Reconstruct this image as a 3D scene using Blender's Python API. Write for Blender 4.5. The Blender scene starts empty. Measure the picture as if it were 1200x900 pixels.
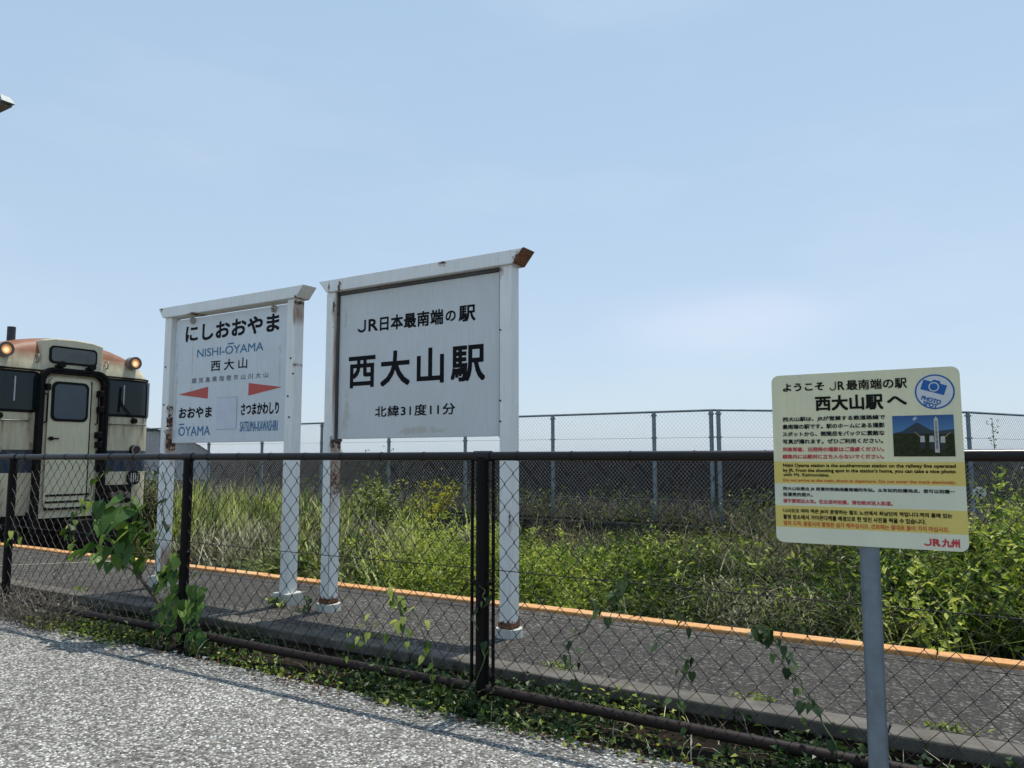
import bpy, math, random
import numpy as np
from math import pi, sin, cos, radians, sqrt
random.seed(7); rng = np.random.default_rng(11)
SC = bpy.context.scene
C = SC.collection

# ------------------------------------------------------------------ camera, sky, sun, exposure
# world axes: +X runs along the fence and the track (towards the right of the photograph),
# +Y leads away from the car park across the platform and the track, z = 0 is the car park surface
cam = bpy.data.cameras.new('camera'); co = bpy.data.objects.new('camera', cam); C.objects.link(co)
cam.sensor_width = 36; cam.lens = 27.0; cam.clip_start = 0.05; cam.clip_end = 9000
co.location = (0, 0, 1.19)
co.rotation_euler = (radians(90 + 5.52), 0, radians(31.83))
SC.camera = co
w = bpy.data.worlds.new('World'); SC.world = w; w.use_nodes = True
nt = w.node_tree; nt.nodes.clear()
sky = nt.nodes.new('ShaderNodeTexSky'); sky.sky_type = 'NISHITA'; sky.sun_disc = False
SUN_EL = 73.0
sky.sun_elevation = radians(SUN_EL); sky.sun_rotation = radians(2)
sky.altitude = 0; sky.air_density = 1.0; sky.dust_density = 1.2; sky.ozone_density = 2.0
bg = nt.nodes.new('ShaderNodeBackground'); bg.inputs['Strength'].default_value = 0.13
wo = nt.nodes.new('ShaderNodeOutputWorld')
# thin even veil of bright haze over the whole sky, a little paler towards the horizon, with faint high cloud
tcw = nt.nodes.new('ShaderNodeTexCoord'); sxyz = nt.nodes.new('ShaderNodeSeparateXYZ'); nt.links.new(tcw.outputs['Generated'], sxyz.inputs[0])
vr = nt.nodes.new('ShaderNodeValToRGB'); vr.color_ramp.elements[0].position = 0.0; vr.color_ramp.elements[0].color = (.495, .60, .715, 1)
vr.color_ramp.elements[1].position = .65; vr.color_ramp.elements[1].color = (.345, .502, .665, 1); nt.links.new(sxyz.outputs[2], vr.inputs[0])
cn = nt.nodes.new('ShaderNodeTexNoise'); cn.inputs['Scale'].default_value = 2.2; cn.inputs['Detail'].default_value = 5
cmap = nt.nodes.new('ShaderNodeMapping'); cmap.inputs['Scale'].default_value = (1, 1, 3.5); nt.links.new(tcw.outputs['Generated'], cmap.inputs[0]); nt.links.new(cmap.outputs[0], cn.inputs['Vector'])
cr_ = nt.nodes.new('ShaderNodeMapRange'); cr_.inputs['From Min'].default_value = .5; cr_.inputs['From Max'].default_value = .8; cr_.inputs['To Max'].default_value = .4; nt.links.new(cn.outputs[0], cr_.inputs[0])
cmx = nt.nodes.new('ShaderNodeMix'); cmx.data_type = 'RGBA'; nt.links.new(cr_.outputs[0], cmx.inputs[0]); nt.links.new(vr.outputs[0], cmx.inputs[6]); cmx.inputs[7].default_value = (.62, .68, .76, 1)
vs_ = nt.nodes.new('ShaderNodeVectorMath'); vs_.operation = 'SCALE'; vs_.inputs['Scale'].default_value = 1/.13; # one soft patch of thin cloud low in the sky, right of the large sign
cd = nt.nodes.new('ShaderNodeVectorMath'); cd.operation = 'SUBTRACT'; nt.links.new(tcw.outputs['Generated'], cd.inputs[0]); cd.inputs[1].default_value = (-.276, .946, .169)
ce = nt.nodes.new('ShaderNodeVectorMath'); ce.operation = 'MULTIPLY'; nt.links.new(cd.outputs[0], ce.inputs[0]); ce.inputs[1].default_value = (5.2, 5.2, 17)
cf = nt.nodes.new('ShaderNodeVectorMath'); cf.operation = 'LENGTH'; nt.links.new(ce.outputs[0], cf.inputs[0])
cg = nt.nodes.new('ShaderNodeMapRange'); cg.interpolation_type = 'SMOOTHSTEP'; cg.inputs['From Min'].default_value = 1.0; cg.inputs['From Max'].default_value = .1; nt.links.new(cf.outputs['Value'], cg.inputs[0])
ch_ = nt.nodes.new('ShaderNodeMath'); ch_.operation = 'MULTIPLY'; nt.links.new(cg.outputs[0], ch_.inputs[0]); nt.links.new(cn.outputs[0], ch_.inputs[1])
cm2 = nt.nodes.new('ShaderNodeMix'); cm2.data_type = 'RGBA'; nt.links.new(ch_.outputs[0], cm2.inputs[0]); nt.links.new(cmx.outputs[2], cm2.inputs[6]); cm2.inputs[7].default_value = (.66, .70, .80, 1)
nt.links.new(cm2.outputs[2], vs_.inputs[0])
vm = nt.nodes.new('ShaderNodeMix'); vm.data_type = 'RGBA'; vm.inputs[0].default_value = .75; nt.links.new(sky.outputs[0], vm.inputs[6]); nt.links.new(vs_.outputs[0], vm.inputs[7])
nt.links.new(vm.outputs[2], bg.inputs[0]); nt.links.new(bg.outputs[0], wo.inputs[0])
sl = bpy.data.lights.new('sun', 'SUN'); sl.energy = 3.6; sl.angle = radians(0.53); sl.color = (1, .955, .88)
so = bpy.data.objects.new('sun', sl); C.objects.link(so)
so.rotation_euler = (radians(-(90 - SUN_EL)), 0, radians(-2)); so.location = (0, 10, 30)
SC.view_settings.view_transform = 'Standard'; SC.view_settings.look = 'None'
SC.view_settings.gamma = 1; SC.view_settings.use_curve_mapping = False
SC.view_settings.exposure = 0.28

# ------------------------------------------------------------------ helpers: objects
def tag(o, label=None, cat=None, group=None, kind=None):
    if label: o['label'] = label
    if cat: o['category'] = cat
    if group: o['group'] = group
    if kind: o['kind'] = kind
    return o
def empty(name, loc, label, cat, group=None):
    o = bpy.data.objects.new(name, None); C.objects.link(o); o.location = loc
    o.empty_display_size = .1
    return tag(o, label, cat, group)
def link(name, me, parent=None, world=True):
    o = bpy.data.objects.new(name, me); C.objects.link(o)
    if parent is not None:
        o.parent = parent
        if world:                                  # mesh is in world coordinates: keep it there
            q = parent; off = [0, 0, 0]
            while q is not None:
                for i in range(3): off[i] += q.location[i]
                q = q.parent
            o.location = (-off[0], -off[1], -off[2])
    return o
class MB:
    def __init__(s): s.v = []; s.f = []; s.sm = []
    def add(s, vs, fs, smooth=False):
        b = len(s.v); s.v += [tuple(map(float, p)) for p in vs]
        s.f += [tuple(b + i for i in f) for f in fs]; s.sm += [smooth] * len(fs); return s
    def box(s, x0, x1, y0, y1, z0, z1):
        return s.add([(x0,y0,z0),(x1,y0,z0),(x1,y1,z0),(x0,y1,z0),(x0,y0,z1),(x1,y0,z1),(x1,y1,z1),(x0,y1,z1)],
                     [(0,3,2,1),(4,5,6,7),(0,1,5,4),(1,2,6,5),(2,3,7,6),(3,0,4,7)])
    def tube(s, pts, r, n=10, cap=True, smooth=True):
        P = [np.array(p, float) for p in pts]; m = len(P)
        R = r if hasattr(r, '__len__') else [r] * m
        rings = []; ref = None
        for i in range(m):
            d = P[min(i+1, m-1)] - P[max(i-1, 0)]; L = np.linalg.norm(d); d = d / (L if L > 1e-9 else 1)
            if ref is None:
                ref = np.array([0, 0, 1.]) if abs(d[2]) < .9 else np.array([1., 0, 0])
            a = np.cross(d, ref); a /= (np.linalg.norm(a) + 1e-12); b = np.cross(a, d); ref = b
            rings.append([P[i] + R[i] * (cos(2*pi*k/n + pi/n) * a + sin(2*pi*k/n + pi/n) * b) for k in range(n)])
        vs = [p for q in rings for p in q]; fs = []
        for i in range(m - 1):
            for k in range(n):
                k2 = (k + 1) % n
                fs.append((i*n + k, (i+1)*n + k, (i+1)*n + k2, i*n + k2))
        s.add(vs, fs, smooth)
        if cap:
            s.add(rings[0], [tuple(range(n))]); s.add(rings[-1], [tuple(reversed(range(n)))])
        return s
    def disc(s, c, r, axis='y', d=0.01, n=20, r2=None):
        """short cylinder (or cone frustum) from c along +axis by d"""
        r2 = r if r2 is None else r2
        def pt(k, rr, dd):
            a, b = rr*cos(2*pi*k/n), rr*sin(2*pi*k/n)
            return {'y': (c[0]+a, c[1]+dd, c[2]+b), 'x': (c[0]+dd, c[1]+a, c[2]+b), 'z': (c[0]+a, c[1]+b, c[2]+dd)}[axis]
        vs = [pt(k, r, 0) for k in range(n)] + [pt(k, r2, d) for k in range(n)]
        s.add(vs, [(k, (k+1) % n, n + (k+1) % n, n + k) for k in range(n)], True)
        s.add(vs, [tuple(range(n))[::-1], tuple(range(n, 2*n))]); return s
    def ring(s, c, r0, r1, axis='y', d=.01, n=24):
        def pt(k, rr, dd):
            a, b = rr*cos(2*pi*k/n), rr*sin(2*pi*k/n)
            return {'y': (c[0]+a, c[1]+dd, c[2]+b), 'x': (c[0]+dd, c[1]+a, c[2]+b), 'z': (c[0]+a, c[1]+b, c[2]+dd)}[axis]
        vs = []
        for rr, dd in ((r0, 0), (r1, 0), (r1, d), (r0, d)): vs += [pt(k, rr, dd) for k in range(n)]
        fs = []
        for q in range(4):
            q2 = (q + 1) % 4
            fs += [(q*n + k, q*n + (k+1) % n, q2*n + (k+1) % n, q2*n + k) for k in range(n)]
        return s.add(vs, fs)
    def prism(s, poly, a0, a1, plane='xz'):
        """extrude a 2-D outline between a0 and a1 along the remaining axis"""
        def pt(p, a): return {'xz': (p[0], a, p[1]), 'yz': (a, p[0], p[1]), 'xy': (p[0], p[1], a)}[plane]
        n = len(poly); vs = [pt(p, a0) for p in poly] + [pt(p, a1) for p in poly]
        return s.add(vs, [tuple(range(n)), tuple(range(2*n - 1, n - 1, -1))] + [(k, n + k, n + (k+1) % n, (k+1) % n) for k in range(n)])
    def poly(s, pts): return s.add(pts, [tuple(range(len(pts)))])
    def mesh(s, name, mat):
        me = bpy.data.meshes.new(name); me.from_pydata(s.v, [], s.f)
        me.polygons.foreach_set('use_smooth', s.sm); me.materials.append(mat)
        import bmesh
        bm = bmesh.new(); bm.from_mesh(me); bmesh.ops.recalc_face_normals(bm, faces=bm.faces); bm.to_mesh(me); bm.free()
        return me
    def build(s, name, mat, parent=None, bev=0, world=True):
        o = link(name, s.mesh(name, mat), parent, world)
        if bev:
            b = o.modifiers.new('bevel', 'BEVEL'); b.width = bev; b.segments = 2; b.limit_method = 'ANGLE'
        return o
def np_mesh(name, V, F, mat, tone=None, smooth=False):
    """V (n,3); F list of (faces array (m,k)) with equal k each"""
    me = bpy.data.meshes.new(name)
    loops = np.concatenate([f.ravel() for f in F]); tot = np.concatenate([np.full(len(f), f.shape[1]) for f in F])
    start = np.concatenate([[0], np.cumsum(tot)[:-1]])
    me.vertices.add(len(V)); me.vertices.foreach_set('co', np.asarray(V, np.float32).ravel())
    me.loops.add(len(loops)); me.loops.foreach_set('vertex_index', loops.astype(np.int32))
    me.polygons.add(len(tot)); me.polygons.foreach_set('loop_start', start.astype(np.int32))
    me.polygons.foreach_set('loop_total', tot.astype(np.int32))
    me.polygons.foreach_set('use_smooth', np.full(len(tot), smooth))
    if tone is not None:
        a = me.attributes.new('tone', 'FLOAT', 'FACE'); a.data.foreach_set('value', np.concatenate(tone).astype(np.float32))
    me.update(calc_edges=True); me.validate(); me.materials.append(mat)
    return me

# ------------------------------------------------------------------ helpers: materials
class NG:
    def __init__(s, name):
        s.m = bpy.data.materials.new(name); s.m.use_nodes = True; s.t = s.m.node_tree; s.t.nodes.clear()
        s.out = s.n('ShaderNodeOutputMaterial'); s.g = s.n('ShaderNodeNewGeometry'); s.tc = s.n('ShaderNodeTexCoord')
    def n(s, typ, **k):
        x = s.t.nodes.new(typ)
        for a, b in k.items(): setattr(x, a, b)
        return x
    def l(s, a, b): s.t.links.new(a, b)
    def inp(s, node, i, v):
        if hasattr(v, 'is_linked') or isinstance(v, bpy.types.NodeSocket): s.l(v, node.inputs[i])
        elif isinstance(v, (tuple, list)) and len(v) == 3 and node.inputs[i].type == 'RGBA': node.inputs[i].default_value = (*v, 1)
        else: node.inputs[i].default_value = v
    def pos(s): return s.g.outputs['Position']
    def noise(s, scale, detail=4, rough=.6, vec=None, stretch=None):
        x = s.n('ShaderNodeTexNoise'); x.inputs['Scale'].default_value = scale
        x.inputs['Detail'].default_value = detail; x.inputs['Roughness'].default_value = rough
        v = vec or s.pos()
        if stretch:
            q = s.n('ShaderNodeVectorMath', operation='MULTIPLY'); s.l(v, q.inputs[0]); q.inputs[1].default_value = stretch; v = q.outputs[0]
        s.l(v, x.inputs['Vector']); return x.outputs[0]
    def vor(s, scale, feature='F1', out='Distance'):
        x = s.n('ShaderNodeTexVoronoi', feature=feature); x.inputs['Scale'].default_value = scale
        s.l(s.pos(), x.inputs['Vector']); return x.outputs[out]
    def math(s, op, a, b=0.0, clamp=False):
        x = s.n('ShaderNodeMath', operation=op); x.use_clamp = clamp; s.inp(x, 0, a); s.inp(x, 1, b); return x.outputs[0]
    def ramp(s, fac, stops):
        x = s.n('ShaderNodeValToRGB'); e = x.color_ramp.elements
        while len(e) < len(stops): e.new(.5)
        for i, (p, c) in enumerate(stops):
            e[i].position = p; e[i].color = (*c, 1) if hasattr(c, '__len__') else (c, c, c, 1)
        s.l(fac, x.inputs[0]); return x.outputs[0]
    def mix(s, f, a, b):
        x = s.n('ShaderNodeMix', data_type='RGBA'); s.inp(x, 0, f)
        s.inp(x, 6, a if not (isinstance(a, tuple) and len(a) == 3) else (*a, 1)); s.inp(x, 7, b if not (isinstance(b, tuple) and len(b) == 3) else (*b, 1))
        return x.outputs[2]
    def bump(s, h, strength=.3, dist=.01):
        x = s.n('ShaderNodeBump'); x.inputs['Strength'].default_value = strength; x.inputs['Distance'].default_value = dist
        s.l(h, x.inputs['Height']); return x.outputs[0]
    def sep(s):
        x = s.n('ShaderNodeSeparateXYZ'); s.l(s.pos(), x.inputs[0]); return x.outputs
    def bsdf(s, col, rough=.6, metal=0.0, nrm=None, spec=.5, coat=0):
        b = s.n('ShaderNodeBsdfPrincipled'); s.inp(b, 'Base Color', col); s.inp(b, 'Roughness', rough)
        b.inputs['Metallic'].default_value = metal; b.inputs['Specular IOR Level'].default_value = spec
        b.inputs['Coat Weight'].default_value = coat
        if nrm: s.l(nrm, b.inputs['Normal'])
        return b
    def done(s, sh): s.l(sh if isinstance(sh, bpy.types.NodeSocket) else sh.outputs[0], s.out.inputs[0]); return s.m
    def spots(s, lst, scale=40):
        """rust / dirt patches: ellipses at fixed places with ragged noisy edges"""
        o = s.sep(); tot = None; nz = s.noise(scale, 5, .7)
        for (cx, cz, rx, rz) in lst:
            a = s.math('DIVIDE', s.math('SUBTRACT', o[0], cx), rx); b = s.math('DIVIDE', s.math('SUBTRACT', o[2], cz), rz)
            d = s.math('SQRT', s.math('ADD', s.math('MULTIPLY', a, a), s.math('MULTIPLY', b, b)))
            q = s.math('SUBTRACT', 1.0, d); tot = q if tot is None else s.math('MAXIMUM', tot, q)
        v = s.math('ADD', tot, s.math('MULTIPLY', s.math('SUBTRACT', nz, .5), 2.6))
        return s.math('MULTIPLY', s.math('SUBTRACT', v, .42), 3.0, True)
def mat(name, col, rough=.6, metal=0, var=.15, vs=6, bump=.1, bs=60, spec=.5, dirt=None, coat=0):
    g = NG(name); nz = g.noise(vs, 5)
    lo = tuple(c*(1 - var) for c in col); hi = tuple(min(1, c*(1 + var)) for c in col)
    c = g.ramp(nz, [(.3, lo), (.7, hi)])
    if dirt: c = g.mix(g.ramp(g.noise(vs*2.3, 6, .7), [(.5, 0.), (.75, dirt[1])]), c, dirt[0])
    return g.done(g.bsdf(c, rough, metal, g.bump(g.noise(bs, 3), bump, .004), spec, coat))
RUST_A, RUST_B = (.11, .035, .015), (.03, .014, .010)
def rust_paint(name, col, lst, rough=.45, amount=.0, streak=.25, zfoot=None, stain=()):
    """old oil paint: faint vertical streaks, chips and rust in given places"""
    g = NG(name)
    st = g.noise(9, 5, .6, stretch=(6, 6, .5))
    c = g.mix(g.ramp(st, [(.45, 0.), (.8, streak)]), col, tuple(q*.62*k for q, k in zip(col, (1, .93, .8))))
    c = g.mix(g.ramp(g.noise(3, 4), [(.35, .12), (.7, 0.)]), c, (.35, .38, .36))
    if stain:
        o = g.sep()
        for cx, cz, rx, rz in stain:
            a = g.math('DIVIDE', g.math('SUBTRACT', o[0], cx), rx); b = g.math('DIVIDE', g.math('SUBTRACT', o[2], cz), rz)
            d = g.math('SUBTRACT', 1.0, g.math('SQRT', g.math('ADD', g.math('MULTIPLY', a, a), g.math('MULTIPLY', b, b))))
            k = g.math('MULTIPLY', g.math('MULTIPLY', d, 2.2, True), g.math('MULTIPLY', g.noise(18, 4, .7, stretch=(3, 3, .35)), 1.5), True)
            c = g.mix(k, c, (.26, .13, .055))
    r = g.mix(g.noise(70, 3), RUST_A, RUST_B)
    chips = g.ramp(g.noise(26, 6, .75), [(.735 - amount, 0.), (.765 - amount, 1.)])
    m = chips
    if lst:
        sp = g.spots(lst); m = g.math('MAXIMUM', m, sp)
        halo = g.spots([(a, b - d*.4, c_*1.5, d*1.9) for a, b, c_, d in lst], 12)
        c = g.mix(g.math('MULTIPLY', halo, .45), c, (.30, .17, .09))
    if zfoot is not None:
        z = g.sep()[2]
        f = g.math('MULTIPLY', g.math('SUBTRACT', g.math('ADD', zfoot, g.math('MULTIPLY', g.math('SUBTRACT', g.noise(34, 3), .5), .07)), z), 90, True)
        m = g.math('MAXIMUM', m, f)
    c = g.mix(m, c, r)
    return g.done(g.bsdf(c, g.math('ADD', rough, g.math('MULTIPLY', m, .35)), 0, g.bump(g.math('ADD', g.noise(50, 4), g.math('MULTIPLY', m, .6)), .22, .003)))
def leafmat(name, stops, rough=.5, trans=.35, tcol=None, spec=.22):
    g = NG(name); a = g.n('ShaderNodeAttribute', attribute_name='tone')
    f = g.math('ADD', a.outputs['Fac'], g.math('MULTIPLY', g.math('SUBTRACT', g.noise(2.2, 3), .5), .5), True)
    c = g.ramp(f, stops); b = g.bsdf(c, rough, 0, g.bump(g.noise(120, 2), .12, .003), spec)
    t = g.n('ShaderNodeBsdfTranslucent')
    h = g.n('ShaderNodeHueSaturation'); h.inputs['Value'].default_value = 1.5; h.inputs['Saturation'].default_value = 1.1; h.inputs['Hue'].default_value = .48
    g.l(c, h.inputs['Color']); g.l(h.outputs[0], t.inputs[0])
    mx = g.n('ShaderNodeMixShader'); mx.inputs[0].default_value = trans; g.l(b.outputs[0], mx.inputs[1]); g.l(t.outputs[0], mx.inputs[2])
    return g.done(mx)
def flat(name, col, rough=.55, spec=.3): return mat(name, col, rough, 0, .05, 8, .02, 80, spec)

# ------------------------------------------------------------------ helpers: lettering (flat print on the boards)
def text(name, body, x0, x1, z0, z1, y, m, parent, bold=0.0, space=1.0, label=None, keep=None, cells=0):
    """flat lettering fitted into a rectangle; cells > 0: one object for each character"""
    cu = bpy.data.curves.new(name, 'FONT'); cu.body = body; cu.size = 1; cu.space_character = space
    cu.resolution_u = 3
    o = bpy.data.objects.new('tmp', cu); C.objects.link(o)
    dg = bpy.context.evaluated_depsgraph_get(); me = bpy.data.meshes.new_from_object(o.evaluated_get(dg))
    bpy.data.objects.remove(o); bpy.data.curves.remove(cu)
    n = len(me.vertices); a = np.zeros(n*3, np.float32); me.vertices.foreach_get('co', a); a = a.reshape(-1, 3)
    F = [tuple(p.vertices) for p in me.polygons]; bpy.data.meshes.remove(me)
    mn, mx = a.min(0), a.max(0); e = bold*(z1 - z0)
    u = (a[:, 0] - mn[0]) / (mx[0] - mn[0]); v = (a[:, 1] - mn[1]) / (mx[1] - mn[1])
    offs = [(0, 0)] if e == 0 else [(e*i_, e*j_) for i_ in (-1, 0, 1) for j_ in (-1, 0, 1)]
    U = (u - .5)*(x1 - x0 - 2*e); W = (v - .5)*(z1 - z0 - 2*e); an = keep or 0.0
    X = (x0 + x1)/2 + U*cos(an) - W*sin(an); Z = (z0 + z1)/2 + U*sin(an) + W*cos(an)
    groups = {}
    for f in F:
        c = min(cells - 1, int(np.mean(u[list(f)])*cells)) if cells else 0
        groups.setdefault(c, []).append(f)
    first = None
    for c in sorted(groups):
        ids = sorted({i for f in groups[c] for i in f}); mp = {i: k for k, i in enumerate(ids)}; V = []; G = []
        for q, (ex, ez) in enumerate(offs):
            b = len(V); V += [(X[i] + ex, y - q*.00004, Z[i] + ez) for i in ids]; G += [tuple(b + mp[i] for i in f) for f in groups[c]]
        mm = bpy.data.meshes.new(name); mm.from_pydata(V, [], G); mm.materials.append(m)
        ob = link(name, mm, parent); first = first or ob
        if label: ob['label'] = label
    return first
def shape(name, pts, y, m, parent, label=None):
    o = MB().poly([(p[0], y, p[1]) for p in pts]).build(name, m, parent)
    if label: o['label'] = label
    return o
def letter_j(x0, x1, z0, z1, w, y, m, parent, name='lettering'):
    """capital J that stands on the line, hook to the left"""
    r = (x1 - x0)/2; cx_ = (x0 + x1)/2; k = (z1 - z0)*.32; P = [(x1, z1), (x1, z0 + k)]
    P += [(cx_ + r*cos(a), z0 + k + k*sin(a)) for a in [-pi*q/8 for q in range(1, 9)]]
    P += [(x0 + w, z0 + k)]
    P += [(cx_ + (r - w)*cos(a), z0 + k + (k - w)*sin(a)) for a in [-pi + pi*q/8 for q in range(1, 9)]]
    P += [(x1 - w, z1)]
    return shape(name, P, y, m, parent)
def rrect(x0, x1, z0, z1, r, n=5):
    out = []
    for cx, cz, a0 in ((x1 - r, z0 + r, -90), (x1 - r, z1 - r, 0), (x0 + r, z1 - r, 90), (x0 + r, z0 + r, 180)):
        for k in range(n + 1):
            a = radians(a0 + 90*k/n); out.append((cx + r*cos(a), cz + r*sin(a)))
    return out

# ------------------------------------------------------------------ materials of the setting
def m_lot():
    g = NG('exposed_aggregate_asphalt')
    x = g.n('ShaderNodeTexVoronoi', feature='F1'); x.inputs['Scale'].default_value = 80
    dv = g.n('ShaderNodeVectorMath', operation='ADD'); sc = g.n('ShaderNodeVectorMath', operation='SCALE'); sc.inputs['Scale'].default_value = .02
    nv = g.n('ShaderNodeTexNoise'); nv.inputs['Scale'].default_value = 45; g.l(g.pos(), nv.inputs['Vector'])
    g.l(nv.outputs['Color'], sc.inputs[0]); g.l(g.pos(), dv.inputs[0]); g.l(sc.outputs[0], dv.inputs[1]); g.l(dv.outputs[0], x.inputs['Vector'])
    se = g.n('ShaderNodeSeparateColor'); g.l(x.outputs['Color'], se.inputs[0])
    patch = g.math('ADD', g.math('MULTIPLY', g.math('SUBTRACT', g.noise(1.3, 6, .65), .5), .75), g.math('MULTIPLY', g.math('SUBTRACT', g.noise(9, 4, .6), .5), .45))
    tone = g.math('ADD', se.outputs[0], patch)
    stone = g.ramp(tone, [(.0, (.04, .037, .033)), (.17, (.085, .08, .072)), (.33, (.185, .175, .158)), (.52, (.30, .287, .26)), (.76, (.46, .44, .40)), (1, (.78, .76, .70))])
    gap = g.ramp(x.outputs['Distance'], [(.35, 0.), (.62, 1.)])
    c = g.mix(g.math('MULTIPLY', gap, .8), stone, (.11, .105, .095))
    fine = g.noise(260, 3); c = g.mix(g.ramp(fine, [(.55, 0.), (.75, .35)]), c, (.12, .115, .105))
    h = g.math('ADD', g.math('MULTIPLY', x.outputs['Distance'], -1.0), g.math('MULTIPLY', se.outputs[1], .5))
    tm = g.ramp(g.noise(2.1, 5, .7, stretch=(.35, 1.8, 1)), [(.56, 0.), (.72, .38)]); c = g.mix(tm, c, (.16, .15, .135))
    return g.done(g.bsdf(c, .8, 0, g.bump(h, .75, .008), .3))
def m_platform():
    g = NG('worn_platform_asphalt')
    v = g.n('ShaderNodeTexVoronoi'); v.inputs['Scale'].default_value = 78; g.l(g.pos(), v.inputs['Vector'])
    se = g.n('ShaderNodeSeparateColor'); g.l(v.outputs['Color'], se.inputs[0])
    agg = g.ramp(se.outputs[0], [(0., (.018, .016, .014)), (.5, (.046, .042, .036)), (.82, (.12, .11, .095)), (1., (.40, .37, .32))])
    big = g.ramp(g.noise(1.3, 6, .65), [(.3, (.040, .036, .031)), (.5, (.066, .060, .051)), (.72, (.110, .100, .085))])
    c = g.mix(.38, agg, big)
    pv = g.n('ShaderNodeTexVoronoi', distance='CHEBYCHEV'); pv.inputs['Scale'].default_value = .55; g.l(g.pos(), pv.inputs['Vector']); ps = g.n('ShaderNodeSeparateColor'); g.l(pv.outputs['Color'], ps.inputs[0])
    c = g.mix(g.math('MULTIPLY', g.math('GREATER_THAN', ps.outputs[0], .62), .35), c, (.035, .031, .029))
    st2 = g.ramp(g.noise(5, 6, .75, stretch=(.5, 1.6, 1)), [(.50, 0.), (.68, .6)]); c = g.mix(st2, c, (.035, .030, .027))
    dust = g.ramp(g.noise(14, 5, .7, stretch=(.6, 2, 1)), [(.55, 0.), (.8, .5)]); c = g.mix(dust, c, (.20, .18, .155))
    # fine wandering cracks
    cr = g.n('ShaderNodeTexVoronoi', feature='DISTANCE_TO_EDGE'); cr.inputs['Scale'].default_value = 1.6
    w_ = g.n('ShaderNodeVectorMath', operation='ADD'); s_ = g.n('ShaderNodeVectorMath', operation='SCALE'); s_.inputs['Scale'].default_value = .35
    nn = g.n('ShaderNodeTexNoise'); nn.inputs['Scale'].default_value = 3.0; g.l(g.pos(), nn.inputs['Vector']); g.l(nn.outputs['Color'], s_.inputs[0])
    g.l(g.pos(), w_.inputs[0]); g.l(s_.outputs[0], w_.inputs[1]); g.l(w_.outputs[0], cr.inputs['Vector'])
    cm = g.math('MULTIPLY', g.ramp(cr.outputs['Distance'], [(.002, 1.), (.006, 0.)]), g.ramp(g.noise(.9, 3), [(.55, 0.), (.65, .7)])); c = g.mix(cm, c, (.02, .018, .016))
    h = g.math('SUBTRACT', g.math('ADD', v.outputs['Distance'], g.math('MULTIPLY', g.noise(30, 5, .7), 1.6)), g.math('MULTIPLY', cm, .8))
    return g.done(g.bsdf(c, .88, 0, g.bump(h, .9, .012), .25))
def m_soil(name, a, b, scale=8, d=.03, spec=.1):
    g = NG(name); c = g.ramp(g.noise(scale, 7, .7), [(.3, a), (.7, b)])
    return g.done(g.bsdf(c, .95, 0, g.bump(g.noise(scale*3, 6, .75), 1.0, d), spec))
def m_stain_conc(name, base, dark):
    g = NG(name); c = g.ramp(g.noise(5, 7, .7), [(.3, dark), (.62, base)])
    c = g.mix(g.ramp(g.noise(60, 4, .7), [(.5, 0.), (.75, .55)]), c, dark)
    return g.done(g.bsdf(c, .9, 0, g.bump(g.noise(70, 6, .7), .5, .006), .2))
M = {}
M['lot'] = m_lot(); M['plat'] = m_platform()
M['soil'] = m_soil('damp_dark_soil', (.014, .011, .008), (.045, .034, .025), 12)
M['field'] = m_soil('black_volcanic_soil', (.004, .004, .0045), (.009, .0085, .008), 3, .06, 0)
M['under'] = m_soil('damp_undergrowth_soil', (.006, .007, .004), (.018, .018, .010), 9)
M['ballast'] = m_soil('rusty_ballast', (.06, .045, .035), (.20, .16, .13), 30, .04)
M['conc'] = m_stain_conc('weathered_concrete', (.16, .145, .125), (.065, .058, .048))
M['block'] = m_stain_conc('mossy_dark_stone', (.040, .043, .042), (.014, .018, .014))
def m_orange():
    g = NG('worn_orange_paint'); c = g.mix(g.noise(7, 4), (.66, .32, .095), (.55, .25, .08))
    ch = g.ramp(g.noise(38, 6, .75), [(.52, 0.), (.60, .9)]); c = g.mix(ch, c, (.22, .18, .14)); c = g.mix(g.ramp(g.noise(3, 5, .7), [(.45, 0.), (.7, .45)]), c, (.62, .45, .27))
    return g.done(g.bsdf(c, .7, 0, g.bump(g.noise(80, 5, .7), .5, .005), .3))
M['orange'] = m_orange()

# ------------------------------------------------------------------ the setting
def sheet(name, x0, x1, y0, y1, z, m, nx=1, ny=1, zf=None, mod=None):
    xs = np.linspace(x0, x1, nx + 1); ys = np.linspace(y0, y1, ny + 1)
    V = [(x, y, z if zf is None else zf(x, y)) for y in ys for x in xs]
    F = [(j*(nx+1) + i, j*(nx+1) + i + 1, (j+1)*(nx+1) + i + 1, (j+1)*(nx+1) + i) for j in range(ny) for i in range(nx)]
    me = bpy.data.meshes.new(name); me.from_pydata(V, [], F); me.materials.append(m)
    return tag(link(name, me), kind='structure')
sheet('car_park', -1500, 1500, -1500, 3.02, 0.0, M['lot'])
def soilz(x, y): return -.012 + .02*sin(x*5.1 + y*9)*sin(x*2.3) + (.02 if y > 3.1 else -.012)
sheet('soil_strip', -14, 5, 2.90, 3.47, 0, M['soil'], 160, 6, soilz)
sheet('soil_strip', -1500, -14, 3.02, 3.47, -.006, M['soil']); sheet('soil_strip', 5, 1500, 3.02, 3.47, -.006, M['soil'])
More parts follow.
